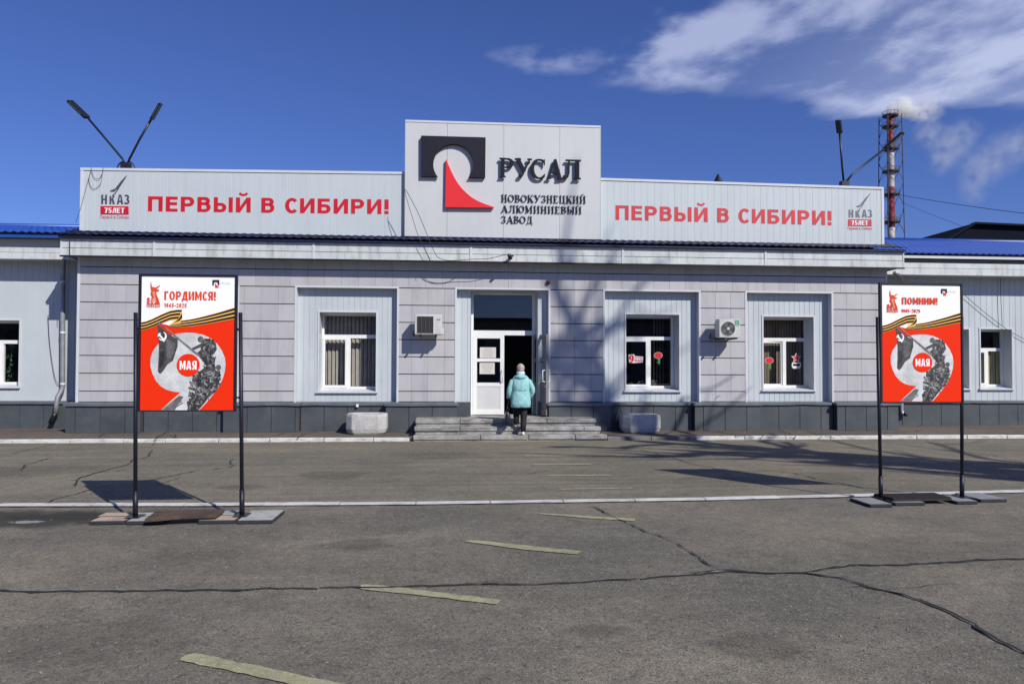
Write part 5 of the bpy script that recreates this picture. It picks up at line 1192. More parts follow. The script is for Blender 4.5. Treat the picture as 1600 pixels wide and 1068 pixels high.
def smoke():
    p = lambda px, py: fx(px, py, YC_)
    blobs = [(1395, 168, 11, 8), (1403, 166, 15, 8), (1413, 169, 16, 5), (1424, 173, 15, 2.0), (1440, 173, 18, .8), (1460, 170, 21, .3), (1450, 208, 28, .13), (1480, 238, 32, .10), (1500, 215, 36, .08), (1530, 265, 38, .085), (1565, 240, 42, .07), (1520, 300, 26, .07), (1600, 220, 36, .06), (1470, 258, 22, .08)]
    a = p(1372, 142); c = p(1640, 330)
    m = bpy.data.materials.new('smoke_volume'); m.use_nodes = True; N = m.node_tree.nodes; L = m.node_tree.links; N.clear()
    o = N.new('ShaderNodeOutputMaterial'); v = N.new('ShaderNodeVolumePrincipled'); v.inputs['Color'].default_value = (.985, .99, .985, 1); v.inputs['Anisotropy'].default_value = .1
    g = N.new('ShaderNodeNewGeometry').outputs['Position']
    nz_ = N.new('ShaderNodeTexNoise'); nz_.inputs['Scale'].default_value = .22; nz_.inputs['Detail'].default_value = 5; L.new(g, nz_.inputs['Vector'])
    dis = N.new('ShaderNodeVectorMath'); dis.operation = 'MULTIPLY_ADD'; L.new(nz_.outputs['Color'], dis.inputs[0]); dis.inputs[1].default_value = (3.2, 3.2, 3.2); L.new(g, dis.inputs[2])
    tot = None
    for px, py, r_, d in blobs:
        q = p(px, py); cc = (q[0]+1.6, YC_+1.6, q[1]+1.6); rr = r_*M*1.15
        sub = N.new('ShaderNodeVectorMath'); sub.operation = 'DISTANCE'; L.new(dis.outputs[0], sub.inputs[0]); sub.inputs[1].default_value = cc
        mr_ = N.new('ShaderNodeMapRange'); mr_.interpolation_type = 'SMOOTHSTEP'; L.new(sub.outputs['Value'], mr_.inputs[0]); mr_.inputs[1].default_value = rr; mr_.inputs[2].default_value = rr*.25; mr_.inputs[3].default_value = 0; mr_.inputs[4].default_value = d
        if tot is None: tot = mr_.outputs[0]
        else:
            ad = N.new('ShaderNodeMath'); ad.operation = 'ADD'; L.new(tot, ad.inputs[0]); L.new(mr_.outputs[0], ad.inputs[1]); tot = ad.outputs[0]
    n2 = N.new('ShaderNodeTexNoise'); n2.inputs['Scale'].default_value = .5; n2.inputs['Detail'].default_value = 5; L.new(g, n2.inputs['Vector'])
    m2_ = N.new('ShaderNodeMapRange'); L.new(n2.outputs[0], m2_.inputs[0]); m2_.inputs[1].default_value = .36; m2_.inputs[2].default_value = .62
    mu = N.new('ShaderNodeMath'); mu.operation = 'MULTIPLY'; L.new(tot, mu.inputs[0]); L.new(m2_.outputs[0], mu.inputs[1])
    L.new(mu.outputs[0], v.inputs['Density']); L.new(v.outputs[0], o.inputs['Volume'])
    ob = MB().box(a[0], c[0], YC_-5, YC_+5.5, c[1], a[1]).build('smoke', m)
    tag(ob, 'white smoke trailing right from the striped chimney', 'smoke', kind='stuff'); return ob
smoke()

# ================================================================== ENTRANCE STEPS
sx = [(648.5, 932), (647, 939.5), (645.3, 949)]
ST = thing('entrance_steps', (fx(797, 670, -1.2)[0], -1.0, 0), 'three worn whitish concrete steps leading to the entrance', 'steps')
SY = [-.95, -1.25, -1.55]; SZ = [.455, .30, .135]
for k in range(3):
    X0 = fx(sx[k][0], 665, SY[k])[0]; X1 = fx(sx[k][1], 665, SY[k])[0]; Y0_ = SY[k]; Y1_ = YPP-.01 if k == 0 else SY[k-1]+.02
    x = X0; rz_ = .17
    while x < X1-.02:
        L_ = min(rnd.uniform(.95, 1.5), X1-x)
        if X1-(x+L_) < .4: L_ = X1-x
        dz = rnd.uniform(-.006, .006); dy = rnd.uniform(-.012, .008)
        MB().box(x+.003, x+L_-.005, Y0_+dy, Y0_+.36, SZ[k]-.10+dz, SZ[k]+dz, .014).build('step_slab', M_conc, ST)
        x += L_
    MB().box(X0+.03, X1-.03, Y0_+.035, Y0_+.36, max(-.1, SZ[k]-.25), SZ[k]-.095).build('riser', M_conc, ST)
    if k == 0:
        x = X0
        while x < X1-.02:
            L_ = min(.75, X1-x); MB().box(x+.004, x+L_-.004, Y0_+.365, YPP-.01, SZ[k]-.3, SZ[k]-.004, .006).build('landing_slab', M_conc, ST); x += L_
MB().box(door_hole[0]-.05, door_hole[1]+.05, YPP-.008, YD+.4, .1, .448).build('threshold', M_conc, ST)

# ================================================================== PLANTERS
def planter(px0, px1, ytop, ybot, label, rot):
    Yp = -.62
    x0 = fx(px0, 660, Yp)[0]; x1 = fx(px1, 660, Yp)[0]; cx_ = (x0+x1)/2; r_ = (x1-x0)/2; zt = fx(cx_, ytop, Yp)[1] if False else fx((px0+px1)/2, ytop, Yp)[1]
    T = thing('planter', (cx_, Yp+.1, .09), label, 'planter', 'concrete planters beside the steps'); zt = max(zt, .5); cy_ = Yp+.12
    b = MB(); rr = []
    for f, z in ((.84, .09), (.93, .13), (1.0, .22), (1.0, zt-.07), (.975, zt-.015), (.93, zt)):
        rr.append([(cx_+r_*f*x_+rot*.02*y_, cy_+r_*f*y_, z+rnd.uniform(-.004, .004)) for x_, y_ in ((1, .38), (.66, .74), (-.66, .74), (-1, .38), (-1, -.38), (-.66, -.74), (.66, -.74), (1, -.38))])
    b.rings(rr, caps=False, smooth=False); n = 16
    inner_ = [[(cx_+(p[0]-cx_)*f, cy_+(p[1]-cy_)*f, z) for p in rr[-1]] for f, z in ((1, zt), (.80, zt-.01), (.74, zt-.14))]
    b.rings(inner_, caps=False, smooth=False); b.add(rr[0], [tuple(range(7, -1, -1))])
    o = b.build('bowl', M_planter, T)
    mo = o.modifiers.new('bevel', 'BEVEL'); mo.width = .03; mo.segments = 2
    MB().slab([(cx_+(p[0]-cx_)*.71, cy_+(p[1]-cy_)*.71) for p in rr[-1]], zt-.2, zt-.10).build('soil', M_soil, T)
planter(541, 604.5, 645.5, 678, 'chipped pale concrete planter left of the entrance steps', .2)
planter(971.8, 1031.7, 647, 677, 'pale concrete planter right of the entrance steps, streaked by tree shadow', .55)

# small things on the plinth
T = thing('wall_socket', (fx(558, 632, -.06)[0], -.06, .75), 'tiny white fitting under the plinth ledge above the left planter', 'socket')
p = fx(558, 633, -.10); MB().box(p[0]-.03, p[0]+.03, -.10, -.05, p[1]-.045, p[1]+.03, .008).build('fitting', M_pvc, T)

# ================================================================== WINDOW STICKERS AND ORNAMENTS
def wp(px, py, Y): return fx(px, py, Y)
M_sred = mat('sticker_red', (.70, .012, .02), .5); M_sgreen = mat('sticker_green', (.03, .25, .05), .5); M_swhite = mat('sticker_white', (.75, .75, .74), .5)
YG3 = YF-.006
def carnation(cx_, cy_, s_, Y, label):
    b = MB(); T = thing('flower_sticker', (wp(cx_, cy_, Y)[0], Y, wp(cx_, cy_, Y)[1]), label, 'sticker', 'red carnation stickers on the windows')
    P = [(cx_+s_*math.cos(a*math.pi/12)*(.82+.26*(a % 2))*1.05, cy_-s_*.80*math.sin(a*math.pi/12)*(.82+.26*(a % 2))) for a in range(24)]
    MB().flat([wp(cx_+(p[0]-cx_)*1.06, cy_+(p[1]-cy_)*1.06, Y) for p in P], Y).build('outline', M_swhite, T)
    MB().flat([wp(p[0], p[1], Y) for p in P], Y-.001).build('blossom', M_sred, T)
    for k in range(5):
        a = k*1.3; q = [(cx_+s_*.5*math.cos(a)+s_*.22*math.cos(t*1.26), cy_+s_*.4*math.sin(a)+s_*.15*math.sin(t*1.26)) for t in range(5)]
        MB().flat([wp(*p_, Y) for p_ in q], Y-.0016-.0003*k).build('petal', mat('petal_dark', (.28, .003, .008), .5), T)
    MB().flat([wp(*q, Y) for q in ((cx_-s_*.2, cy_+s_*.7), (cx_+s_*.4, cy_+s_*.7), (cx_+s_*.5, cy_+s_*1.3), (cx_+s_*.25, cy_+s_*2.3), (cx_+s_*.05, cy_+s_*2.2), (cx_+s_*.02, cy_+s_*1.3))], Y-.0005).build('stem', M_sgreen, T)
    MB().flat([wp(*q, Y) for q in ((cx_-s_*.5, cy_+s_*1.7), (cx_, cy_+s_*1.5), (cx_+s_*.6, cy_+s_*2.0), (cx_+s_*.2, cy_+s_*1.9))], Y-.0008).build('leaf', M_sgreen, T)
carnation(1028.5, 555, 6.3, YG3, 'red carnation sticker on the right pane of the window nearest the entrance')
carnation(1202, 563, 6.2, YG3-.03, 'red carnation sticker on the left pane of the far right window')
T = thing('date_sticker', (*wp(993, 560, YG3)[:1], YG3, wp(993, 560, YG3)[1]), 'red 9 МАЯ sticker on the left pane of the window nearest the entrance', 'sticker')
Y = YG3-.02
MB().flat([wp(*q, Y) for q in ((982, 554), (991, 553), (992, 556), (1005, 557), (1004, 566), (990, 567), (983, 566))], Y).build('outline', M_swhite, T)
text_parts('9', (982.5, 554.5), (984, 566), (990.5, 566), Y-.001, M_sred, T, 'cond')
text_parts('МАЯ', (991.5, 560.5), (991.5, 565), (1003.5, 565.5), Y-.001, M_sred, T, 'cond', joined=True)
MB().flat([wp(*q, Y) for q in ((991.5, 557.3), (1004, 558), (1004, 559.3), (991.5, 558.8))], Y-.001).build('underline', M_sred, T)
T = thing('star_sticker', (*wp(1244, 563, YG3)[:1], YG3, wp(1244, 563, YG3)[1]), 'red star sticker with a dark caption plate on the far right window', 'sticker')
Y = YG3
star = lambda s_: [(1244+s_*(1 if k % 2 == 0 else .45)*math.sin(k*math.pi/5), 559-s_*(1 if k % 2 == 0 else .45)*math.cos(k*math.pi/5)) for k in range(10)]
MB().flat([wp(*q, Y) for q in star(8.2)], Y).build('outline', M_swhite, T); MB().flat([wp(*q, Y) for q in star(6.4)], Y-.001).build('star', M_sred, T)
MB().flat([wp(*q, Y) for q in ((1237.5, 566), (1251, 566), (1251.5, 572), (1249, 575.5), (1239, 575.5), (1237, 572))], Y-.0015).build('plate_outline', M_swhite, T)
MB().flat([wp(*q, Y) for q in ((1239, 568), (1250, 568), (1250, 571.5), (1239, 571.5))], Y-.0025).build('caption_plate', M_logo_dark, T)
def flowerpot(px, py, s_, Y, mcol, label):
    x, z = fx(px, py, Y); T = thing('potted_plant', (x, Y, z-.12), label, 'potted plant', 'potted plants on the window sill')
    MB().rings([[(x+r_*math.cos(k*.52), Y+r_*math.sin(k*.52), zz_) for k in range(12)] for r_, zz_ in ((.05*s_, z-.13), (.075*s_, z-.02))]).build('pot', mat('pot_grey', (.16, .17, .19), .6), T)
    b = MB()
    for k in range(70):
        a = rnd.uniform(0, 6.28); r_ = rnd.uniform(.0, .12)*s_; zz_ = z+rnd.uniform(-.02, .16)*s_; c_ = Vector((x+r_*math.cos(a), Y+r_*math.sin(a)*.6, zz_)); d = Vector((rnd.gauss(0, 1), rnd.gauss(0, 1), rnd.gauss(0, 1))).normalized()*.03*s_; e_ = d.orthogonal()*.6
        b.add([c_-d, c_+e_, c_+d, c_-e_], [(0, 1, 2, 3)])
    b.build('foliage', mcol, T)
flowerpot(1003, 604, 1.0, YF+.17, mat('bluish_leaves', (.20, .26, .30), .7), 'pale leaved potted plant behind the left pane of the window nearest the entrance')
flowerpot(1019, 603, 1.1, YF+.18, mat('grey_leaves', (.18, .2, .22), .7), 'grey leaved potted plant behind the mullion of the window nearest the entrance')
flowerpot(985, 604, .7, YF+.17, mat('olive_leaves', (.12, .14, .03), .7), 'small olive green potted plant in the left corner of the window nearest the entrance')
#PART4
# ================================================================== WOMAN AND HANDBAG
def skin_mesh(verts, edges, radii, root=0, sub=1):
    me = bpy.data.meshes.new('sk'); me.from_pydata(verts, edges, []); ob = bpy.data.objects.new('sk', me); C.objects.link(ob)
    mo = ob.modifiers.new('s', 'SKIN'); mo.use_smooth_shade = True
    for i, r_ in enumerate(radii):
        v = me.skin_vertices[0].data[i]; v.radius = r_ if isinstance(r_, tuple) else (r_, r_); v.use_root = (i == root)
    su = ob.modifiers.new('u', 'SUBSURF'); su.levels = sub; su.render_levels = sub
    dg = bpy.context.evaluated_depsgraph_get(); m2_ = bpy.data.meshes.new_from_object(ob.evaluated_get(dg))
    out_ = ([tuple(v.co) for v in m2_.vertices], [tuple(p.vertices) for p in m2_.polygons])
    bpy.data.objects.remove(ob); bpy.data.meshes.remove(m2_); return out_
def woman():
    X = fx(813.5, 620, -1.42)[0]; Y = -1.42; Z = .135
    T = thing('person', (X, Y, Z), 'woman in turquoise hooded coat and black trousers walking up the entrance steps', 'person')
    P = lambda x, y, z: (X+x, Y+y, Z+z)
    M_skin = mat('skin', (.52, .32, .24), .6); M_coat = mat('turquoise_coat', (.32, .62, .62), .8, var=.22, vscale=9, bump=.8, bscale=11)
    M_hair = mat('greying_blond_hair', (.58, .50, .42), .8, var=.45, vscale=40, bump=.6, bscale=70, vcol=(.27, .22, .18)); M_tr = mat('black_trousers', (.010, .010, .013), .8); M_shoe = mat('white_shoe', (.72, .70, .66), .6)
    # continuous body: pelvis, spine, head, arms with hands, legs with feet
    V = []; E_ = []; Rr = []
    def v(p, r_, par=None):
        V.append(p); Rr.append(r_)
        if par is not None: E_.append((par, len(V)-1))
        return len(V)-1
    pel = v(P(0, 0, .80), (.13, .10)); wa = v(P(0, 0, .95), (.12, .09), pel); ch = v(P(0, .01, 1.18), (.13, .09), wa); nb = v(P(0, .02, 1.33), (.06, .055), ch); nk = v(P(0, .03, 1.40), (.048, .05), nb); hd = v(P(0, .04, 1.49), (.070, .085), nk); v(P(0, .045, 1.56), (.060, .070), hd)
    for s_, kn, an, toe, hw, ha in ((-1, (-.085, .17, .52), (-.085, .10, .26), (-.09, .26, .205), None, None), (1, (.075, .05, .44), (.050, -.09, .10), (.055, .10, .035), None, None)):
        hp = v(P(s_*.085, .0, .76), .085, pel); k_ = v(P(*kn), .058, hp); a_ = v(P(*an), .036, k_); v(P(*toe), .034, a_)
    arms = []
    for s_, el, wr, kn in ((-1, (-.255, -.02, 1.02), (-.265, .03, .80), (-.262, .045, .735)), (1, (.265, -.03, 1.02), (.215, .12, .84), (.16, .17, .82))):
        sh = v(P(s_*.155, .0, 1.25), .052, ch); e_ = v(P(*el), .042, sh); w_ = v(P(*wr), .026, e_); v(P(*kn), (.036, .018), w_); arms.append((wr, kn))
    vs, fs = skin_mesh(V, E_, Rr)
    b = MB(); b.add(vs, fs, True); B = b.build('body', M_tr, T)
    # skin-coloured head over the body core with face turned to the door
    def ell(c, r_, n=14, m_=10, z0=-1, z1=1, jit=0):
        rr = []
        for i in range(m_+1):
            t = -math.pi/2+math.pi*i/m_; rr.append([(c[0]+r_[0]*math.cos(t)*math.cos(2*math.pi*k/n)*(1+rnd.uniform(-jit, jit)), c[1]+r_[1]*math.cos(t)*math.sin(2*math.pi*k/n)*(1+rnd.uniform(-jit, jit)), c[2]+r_[2]*math.sin(t)) for k in range(n)])
        return rr
    h = MB(); h.rings(ell(P(0, .045, 1.495), (.076, .093, .110)))
    h.rings(ell(P(0, .145, 1.475), (.013, .020, .020), 8, 5)); h.rings(ell(P(-.077, .045, 1.475), (.010, .018, .030), 8, 5)); h.rings(ell(P(.077, .045, 1.475), (.010, .018, .030), 8, 5))
    h.tube([P(0, .02, 1.32), P(0, .03, 1.43)], .052, 12); H = h.build('head', M_skin, B)
    for s_ in (-1, 1): MB().rings(ell(P(s_*.030, .128, 1.50), (.013, .008, .008), 8, 5)).build('eye', M_logo_edge, H) if False else None
    e_ = MB()
    for s_ in (-1, 1): e_.rings(ell(P(s_*.030, .127, 1.502), (.012, .008, .008), 8, 5))
    e_.rings(ell(P(0, .130, 1.438), (.022, .008, .006), 8, 5)); e_.build('eyes_and_mouth', mat('lips', (.25, .10, .09), .5), T)
    hb = MB(); hb.rings(ell(P(0, .020, 1.505), (.090, .093, .100), 20, 12, jit=.02)); hb.rings(ell(P(0, -.02, 1.455), (.070, .055, .060), 16, 8, jit=.03)); hb.build('hair', M_hair, T)
    # coat: lofted torso, sleeves, hood and collar
    c = MB(); rr = []; n = 32
    prof = [(.615, .218, .165, .0), (.62, .226, .172, .0), (.72, .226, .172, 0), (.84, .222, .168, 0), (.95, .208, .155, 0), (.99, .203, .150, 0), (1.0, .206, .153, 0), (1.10, .208, .150, 0), (1.20, .203, .142, .0), (1.27, .185, .125, .005), (1.32, .140, .105, .01), (1.355, .085, .085, .015), (1.40, .078, .08, .02)]
    for z, rx, ry, oy in prof:
        ring = []
        for k in range(n):
            a = 2*math.pi*k/n; q = 1+.022*math.sin(5*a+z*11)+.018*math.sin(8*a-z*31)+.012*math.sin(13*a+z*47)+rnd.uniform(-.007, .007)
            sq = (abs(math.cos(a))**.85*(1 if math.cos(a) > 0 else -1), abs(math.sin(a))**.85*(1 if math.sin(a) > 0 else -1))
            ring.append(P(rx*sq[0]*q, oy+ry*sq[1]*q, z+rnd.uniform(-.003, .003)))
        rr.append(ring)
    c.rings(rr, caps=False)
    Lm = [P(-.11, 0, 1.225), P(-.195, -.005, 1.19), P(-.25, -.02, 1.03), P(-.262, .0, .95), P(-.268, .03, .82)]
    Rm = [P(.11, 0, 1.225), P(.195, -.005, 1.19), P(.262, -.03, 1.04), P(.265, -.01, .97), P(.225, .09, .86), P(.185, .13, .82)]
    for pts, rs in ((Lm, [.055, .066, .060, .056, .050]), (Rm, [.055, .066, .062, .062, .056, .052])): c.tube(pts, rs, 14)
    c.rings(ell(P(0, -.105, 1.305), (.125, .060, .062), 18, 9, jit=.03)); c.rings(ell(P(0, -.095, 1.235), (.060, .045, .055), 14, 8, jit=.03))
    CO = c.build('coat', M_coat, T)
    MB().rings([[P(rx*math.cos(a*.262), .02+ry*math.sin(a*.262), z) for a in range(24)] for z, rx, ry in ((1.355, .092, .095), (1.38, .100, .100), (1.41, .092, .090), (1.43, .078, .080))], caps=False).build('collar', mat('pale_collar', (.52, .68, .68), .8), CO)
    MB().rings([[P(rx*math.cos(a*.262), .02+ry*math.sin(a*.262), z) for a in range(24)] for z, rx, ry in ((1.335, .108, .105), (1.35, .112, .11), (1.362, .104, .104))], caps=False).build('scarf', M_tr, T)
    s2 = MB(); s2.tube([P(.2075*math.cos(a*.15), .156*math.sin(a*.15), 1.0) for a in range(-20, 0)], .006, 5); s2.tube([P(0, -.153, 1.0), P(.002, -.151, 1.10), P(0, -.146, 1.20)], .003, 5)
    s2.build('seam', mat('coat_seam', (.12, .33, .35), .8), CO)
    # hands: palm, four fingers and a thumb, dark gloves
    for (wr, kn), s_ in zip(arms, (-1, 1)):
        g_ = MB(); w_ = Vector(P(*wr)); k_ = Vector(P(*kn)); d = (k_-w_).normalized(); sd_ = Vector((0, 1, 0)) if s_ < 0 else Vector((0, 0, 1)); pn = d.cross(sd_)
        g_.bar(w_, k_+d*.02, .03, .075, sd_)
        for i, L_ in enumerate((.055, .065, .062, .048)):
            base = k_+d*.015+sd_*(i-1.5)*.020; pts = [base, base+d*L_*.5+pn*.008*s_, base+d*L_*.75+pn*.03*s_, base+d*L_*.5+pn*.048*s_]
            g_.tube(pts, [.0105, .010, .009, .008], 7)
        g_.tube([w_+sd_*.03+d*.01, w_+sd_*.05+d*.04+pn*.01*s_, w_+sd_*.04+d*.07+pn*.03*s_], [.012, .011, .009], 7); g_.build('glove', M_tr, T)
    for an, toe, tw in (((-.085, .10, .205-.045), (-.09, .28, .165), 0), ((.050, -.115, 0), (.06, .12, 0), 0)):
        s_ = MB(); a = Vector(P(*an)); a.z = Z+an[2]; t_ = Vector(P(*toe)); t_.z = a.z; dd = t_-a; rr = []
        for q, w_, h_ in ((-.04, .018, .05), (.0, .034, .075), (.2, .036, .078), (.4, .036, .07), (.6, .044, .052), (.85, .042, .042), (1.0, .022, .025)):
            c_ = a+dd*q; rr.append([(c_.x+w_*math.cos(k*math.pi/6), c_.y, c_.z+h_*.5+h_*.5*math.sin(k*math.pi/6)) for k in range(12)])
        s_.rings(rr); s_.build('shoe', M_shoe, T)
    # trouser hems reach over the shoes
    for an, kn in (((-.085, .10, .24), (-.085, .17, .52)), ((.050, -.09, .09), (.075, .05, .44))):
        a = Vector(P(*an)); k_ = Vector(P(*kn)); MB().tube([a-(k_-a)*.02, a.lerp(k_, .5), k_, k_.lerp(Vector(P(an[0], 0, .74)), .6)], [.062, .066, .078, .095], 14).build('trouser_leg', M_tr, T)
    # handbag
    hx, hy, hz = P(-.262, .045, .68)
    Bg = thing('handbag', (hx-.02, hy, .38), 'dark handbag hanging from the left hand of the woman', 'handbag')
    rr = []
    for z, rx, ry in ((.36, .055, .12), (.37, .065, .14), (.48, .070, .145), (.58, .055, .135), (.64, .035, .12), (.655, .02, .11)):
        rr.append([(hx-.035+rx*math.copysign(abs(math.cos(k*math.pi/10))**.6, math.cos(k*math.pi/10)), hy+ry*math.copysign(abs(math.sin(k*math.pi/10))**.6, math.sin(k*math.pi/10)), z) for k in range(20)])
    MB().rings(rr).build('bag_body', mat('dark_purple_leather', (.025, .018, .04), .35, var=.4, vscale=20), Bg)
    for s_ in (-1, 1): MB().tube([(hx-.035+s_*.03, hy-.08, .63), (hx-.02+s_*.02, hy-.05, .75), (hx-.01, hy, .825), (hx-.02+s_*.02, hy+.05, .75), (hx-.035+s_*.03, hy+.08, .63)], .007, 7).build('bag_handle', M_black, Bg)
woman()

# ================================================================== POSTER STANDS
def pm_paper(name, c): return mat(name, c, .7, var=.02, vscale=3, spec=.15)
Q_white = pm_paper('print_white', (.93, .93, .93)); Q_red = pm_paper('print_red_orange', (.86, .030, .003)); Q_dark = pm_paper('print_dark', (.035, .035, .04))
Q_txt = pm_paper('print_orange_text', (.76, .075, .025)); Q_or = pm_paper('print_ribbon_orange', (.78, .36, .06)); Q_or2 = pm_paper('print_ribbon_pale', (.85, .50, .13)); Q_bl = pm_paper('print_ribbon_black', (.012, .012, .012))
Q_photo = mat('print_photo_sky', (.80, .80, .80), .6, var=.3, vscale=5, vcol=(.52, .52, .53), speck=.12, sscale=60)
Q_g = {k: mat('print_grey_%s' % n_, (k**1.45,)*3, .6, var=.6, vscale=16) for k, n_ in ((.10, 'deep'), (.18, 'dark'), (.28, 'mid'), (.42, 'light'), (.55, 'pale'))}
Q_grey = pm_paper('print_small_grey', (.35, .35, .38))
def poster(x0, x1, z0, z1, Y, parent, title, tx, ty):
    U = lambda x, y: (x0+(x-55)/667*(x1-x0), z1-(y-50)/975*(z1-z0))
    lay = [0]
    S = MB().box(x0, x1, Y, Y+.006, z0, z1).build('poster', Q_white, parent)
    def F(poly, m, name='print'):
        lay[0] += 1; return MB().flat([U(*p) for p in poly], Y-.00022*lay[0]**.8).build(name, m, S)
    def TX(t, xa, xb, ya, yb, m, style='cond', joined=True):
        lay[0] += 1; a = U(xa, yb); b_ = U(xb, ya); text_world(t, a[0], b_[0], a[1], a[1], b_[1]-a[1], Y-.00022*lay[0]**.8, m, S, style, joined=joined, name='lettering' if joined else 'letter')
    top = [(55, 388), (90, 380), (130, 364), (200, 328), (260, 302), (310, 293), (345, 292)]
    F([(55, 1025), (722, 1025), (722, 358), (600, 382), (500, 402), (420, 415), (345, 418), (262, 410), (200, 396), (120, 430), (55, 447)], Q_red, 'red_field')
    nine = [(340, 893), (290, 888), (240, 874), (200, 850), (165, 810), (140, 760), (124, 705), (124, 645), (140, 595), (175, 545), (215, 508), (260, 483), (310, 467), (370, 460), (430, 461), (490, 472), (545, 497), (595, 538), (630, 588), (652, 640), (658, 690), (654, 740), (640, 790), (612, 850), (575, 905), (530, 962), (475, 1022), (200, 1022)]
    F(nine, Q_photo, 'photo_nine')
    F([(200, 1022), (330, 915), (362, 925), (300, 1022)], Q_g[.42], 'photo_building')
    for i in range(4): F([(225+i*20, 1020-2*i), (330+i*8, 930+i*12), (336+i*8, 936+i*12), (233+i*20, 1020-2*i)], Q_g[.28], 'photo_line')
    # generic climbers on rubble
    F([(470, 745), (520, 700), (560, 640), (582, 700), (575, 760), (615, 745), (620, 800), (600, 880), (540, 930), (500, 985), (468, 1022), (395, 1022), (385, 965), (430, 930), (450, 860), (436, 790)], Q_g[.18], 'photo_rubble')
    F([(445, 770), (500, 760), (560, 790), (540, 840), (460, 820)], Q_g[.10], 'photo_rubble'); F([(470, 850), (560, 850), (520, 930), (455, 960)], Q_g[.28], 'photo_rubble'); F([(400, 980), (440, 940), (470, 990), (450, 1020), (405, 1020)], Q_g[.10], 'photo_rubble')
    F([(520, 790), (590, 780), (600, 850), (550, 900), (530, 850)], Q_g[.28], 'photo_figure'); F([(585, 735), (620, 735), (624, 780), (600, 800), (575, 775)], Q_g[.18], 'photo_figure')
    for cx_, cy_, r_, k in ((540, 745, 18, .28), (608, 712, 20, .28), (478, 508, 22, .28)): F([(cx_+r_*math.cos(a*.63), cy_+r_*1.05*math.sin(a*.63)) for a in range(10)], Q_g[k], 'photo_head')
    F([(405, 578), (440, 560), (480, 538), (505, 500), (545, 505), (585, 530), (595, 580), (575, 615), (548, 610), (575, 660), (590, 720), (560, 725), (535, 690), (500, 672), (470, 635), (450, 610), (478, 585), (480, 565), (430, 585)], Q_g[.18], 'photo_figure')
    F([(500, 520), (560, 530), (560, 590), (510, 600)], Q_g[.28], 'photo_figure'); F([(520, 610), (550, 612), (560, 660), (530, 655)], Q_g[.42], 'photo_figure')
    # mottled photographic detail over rubble and climbers
    rp = random.Random(11); zones = [((395, 740, 620, 1020), 150), ((470, 510, 595, 720), 55)]
    inside = lambda x, y: (x > 400+max(0, 880-y)*.28-max(0, y-960)*.1 and x < 622-max(0, y-840)*.85) if y > 735 else (abs(x-(535+(y-600)*.10)) < 42)
    for tone in (.10, .28, .42, .10, .55):
        J = MB(); lay[0] += 1
        for (xa, ya, xb_, yb_), n_ in zones:
            for _ in range(int(n_*(.35 if tone > .3 else .6))):
                x, y = rp.uniform(xa, xb_), rp.uniform(ya, yb_)
                if not inside(x, y): continue
                a0 = rp.uniform(0, 6.28); s1, s2 = rp.uniform(7, 24), rp.uniform(3, 10)*(.7 if tone > .4 else 1)
                q = [(x+s1*math.cos(k*1.257)*math.cos(a0)-s2*math.sin(k*1.257)*math.sin(a0), y+s1*math.cos(k*1.257)*math.sin(a0)+s2*math.sin(k*1.257)*math.cos(a0)) for k in range(5)]
                lay[0] += .02; J.flat([U(*p_) for p_ in q], Y-.00022*lay[0]**.8)
        tag(J.build('photo_detail', Q_g[tone], S), kind='stuff')
    F([(168, 390), (205, 430), (250, 470), (315, 508), (316, 560), (300, 610), (285, 662), (245, 690), (215, 740), (195, 760), (178, 742), (182, 640), (184, 560), (176, 470)], Q_g[.18], 'photo_flag')
    F([(230, 500), (300, 540), (280, 640), (240, 660)], Q_g[.28], 'flag_fold'); F([(190, 600), (222, 590), (215, 690), (190, 730)], Q_g[.10], 'flag_fold')
    # hammer and sickle
    F([(176, 478), (186, 470), (228, 515), (220, 524)], Q_white, 'emblem_hammer'); F([(172, 492), (178, 468), (190, 462), (196, 470), (186, 486)], Q_white, 'emblem_hammer')
    o_ = [(207+31*math.cos(math.radians(a)), 487+33*math.sin(math.radians(a))) for a in range(-70, 141, 15)]; i_ = [(203+23*math.cos(math.radians(a)), 483+26*math.sin(math.radians(a))) for a in range(140, -71, -15)]
    F(o_+i_, Q_white, 'emblem_sickle'); F([(214, 510), (222, 506), (222, 526), (212, 528)], Q_white, 'emblem_sickle')
    # ribbon: five stripes, a fold and the return
    def band(tp, bt, n_=7):
        for i in range(n_):
            f0, f1 = ((0, .05, .25, .38, .60, .73, .94, 1)[i+q_] for q_ in (0, 1)); a = [(p[0]+(q[0]-p[0])*f0, p[1]+(q[1]-p[1])*f0) for p, q in zip(tp, bt)]; c_ = [(p[0]+(q[0]-p[0])*f1, p[1]+(q[1]-p[1])*f1) for p, q in zip(tp, bt)]
            F(a+c_[::-1], (Q_or, Q_bl, Q_or2, Q_bl, Q_or2, Q_bl, Q_or)[i], 'ribbon_stripe')
    band([(262, 400), (300, 396), (345, 372), (420, 360), (500, 340), (600, 312), (722, 273)], [(258, 421), (300, 422), (345, 420), (420, 412), (500, 401), (600, 381), (722, 358)])
    band(top, [(55, 446), (95, 438), (135, 424), (205, 392), (262, 368), (310, 362), (345, 366)])
    F([(345, 292), (347, 366), (330, 390), (300, 398), (270, 402), (262, 412), (280, 380), (318, 362)], Q_or2, 'ribbon_fold'); F([(344, 320), (347, 350), (325, 375), (285, 392), (320, 362)], Q_bl, 'ribbon_fold')
    F([(160, 372), (170, 374), (415, 572), (475, 625), (466, 632), (405, 582)], Q_g[.42], 'photo_flagpole')
    F([(393+82*math.cos(a*.2618), 695+82*math.sin(a*.2618)) for a in range(24)], Q_red, 'red_disc')
    TX('МАЯ', 332, 453, 665, 728, Q_white, 'cond', False)
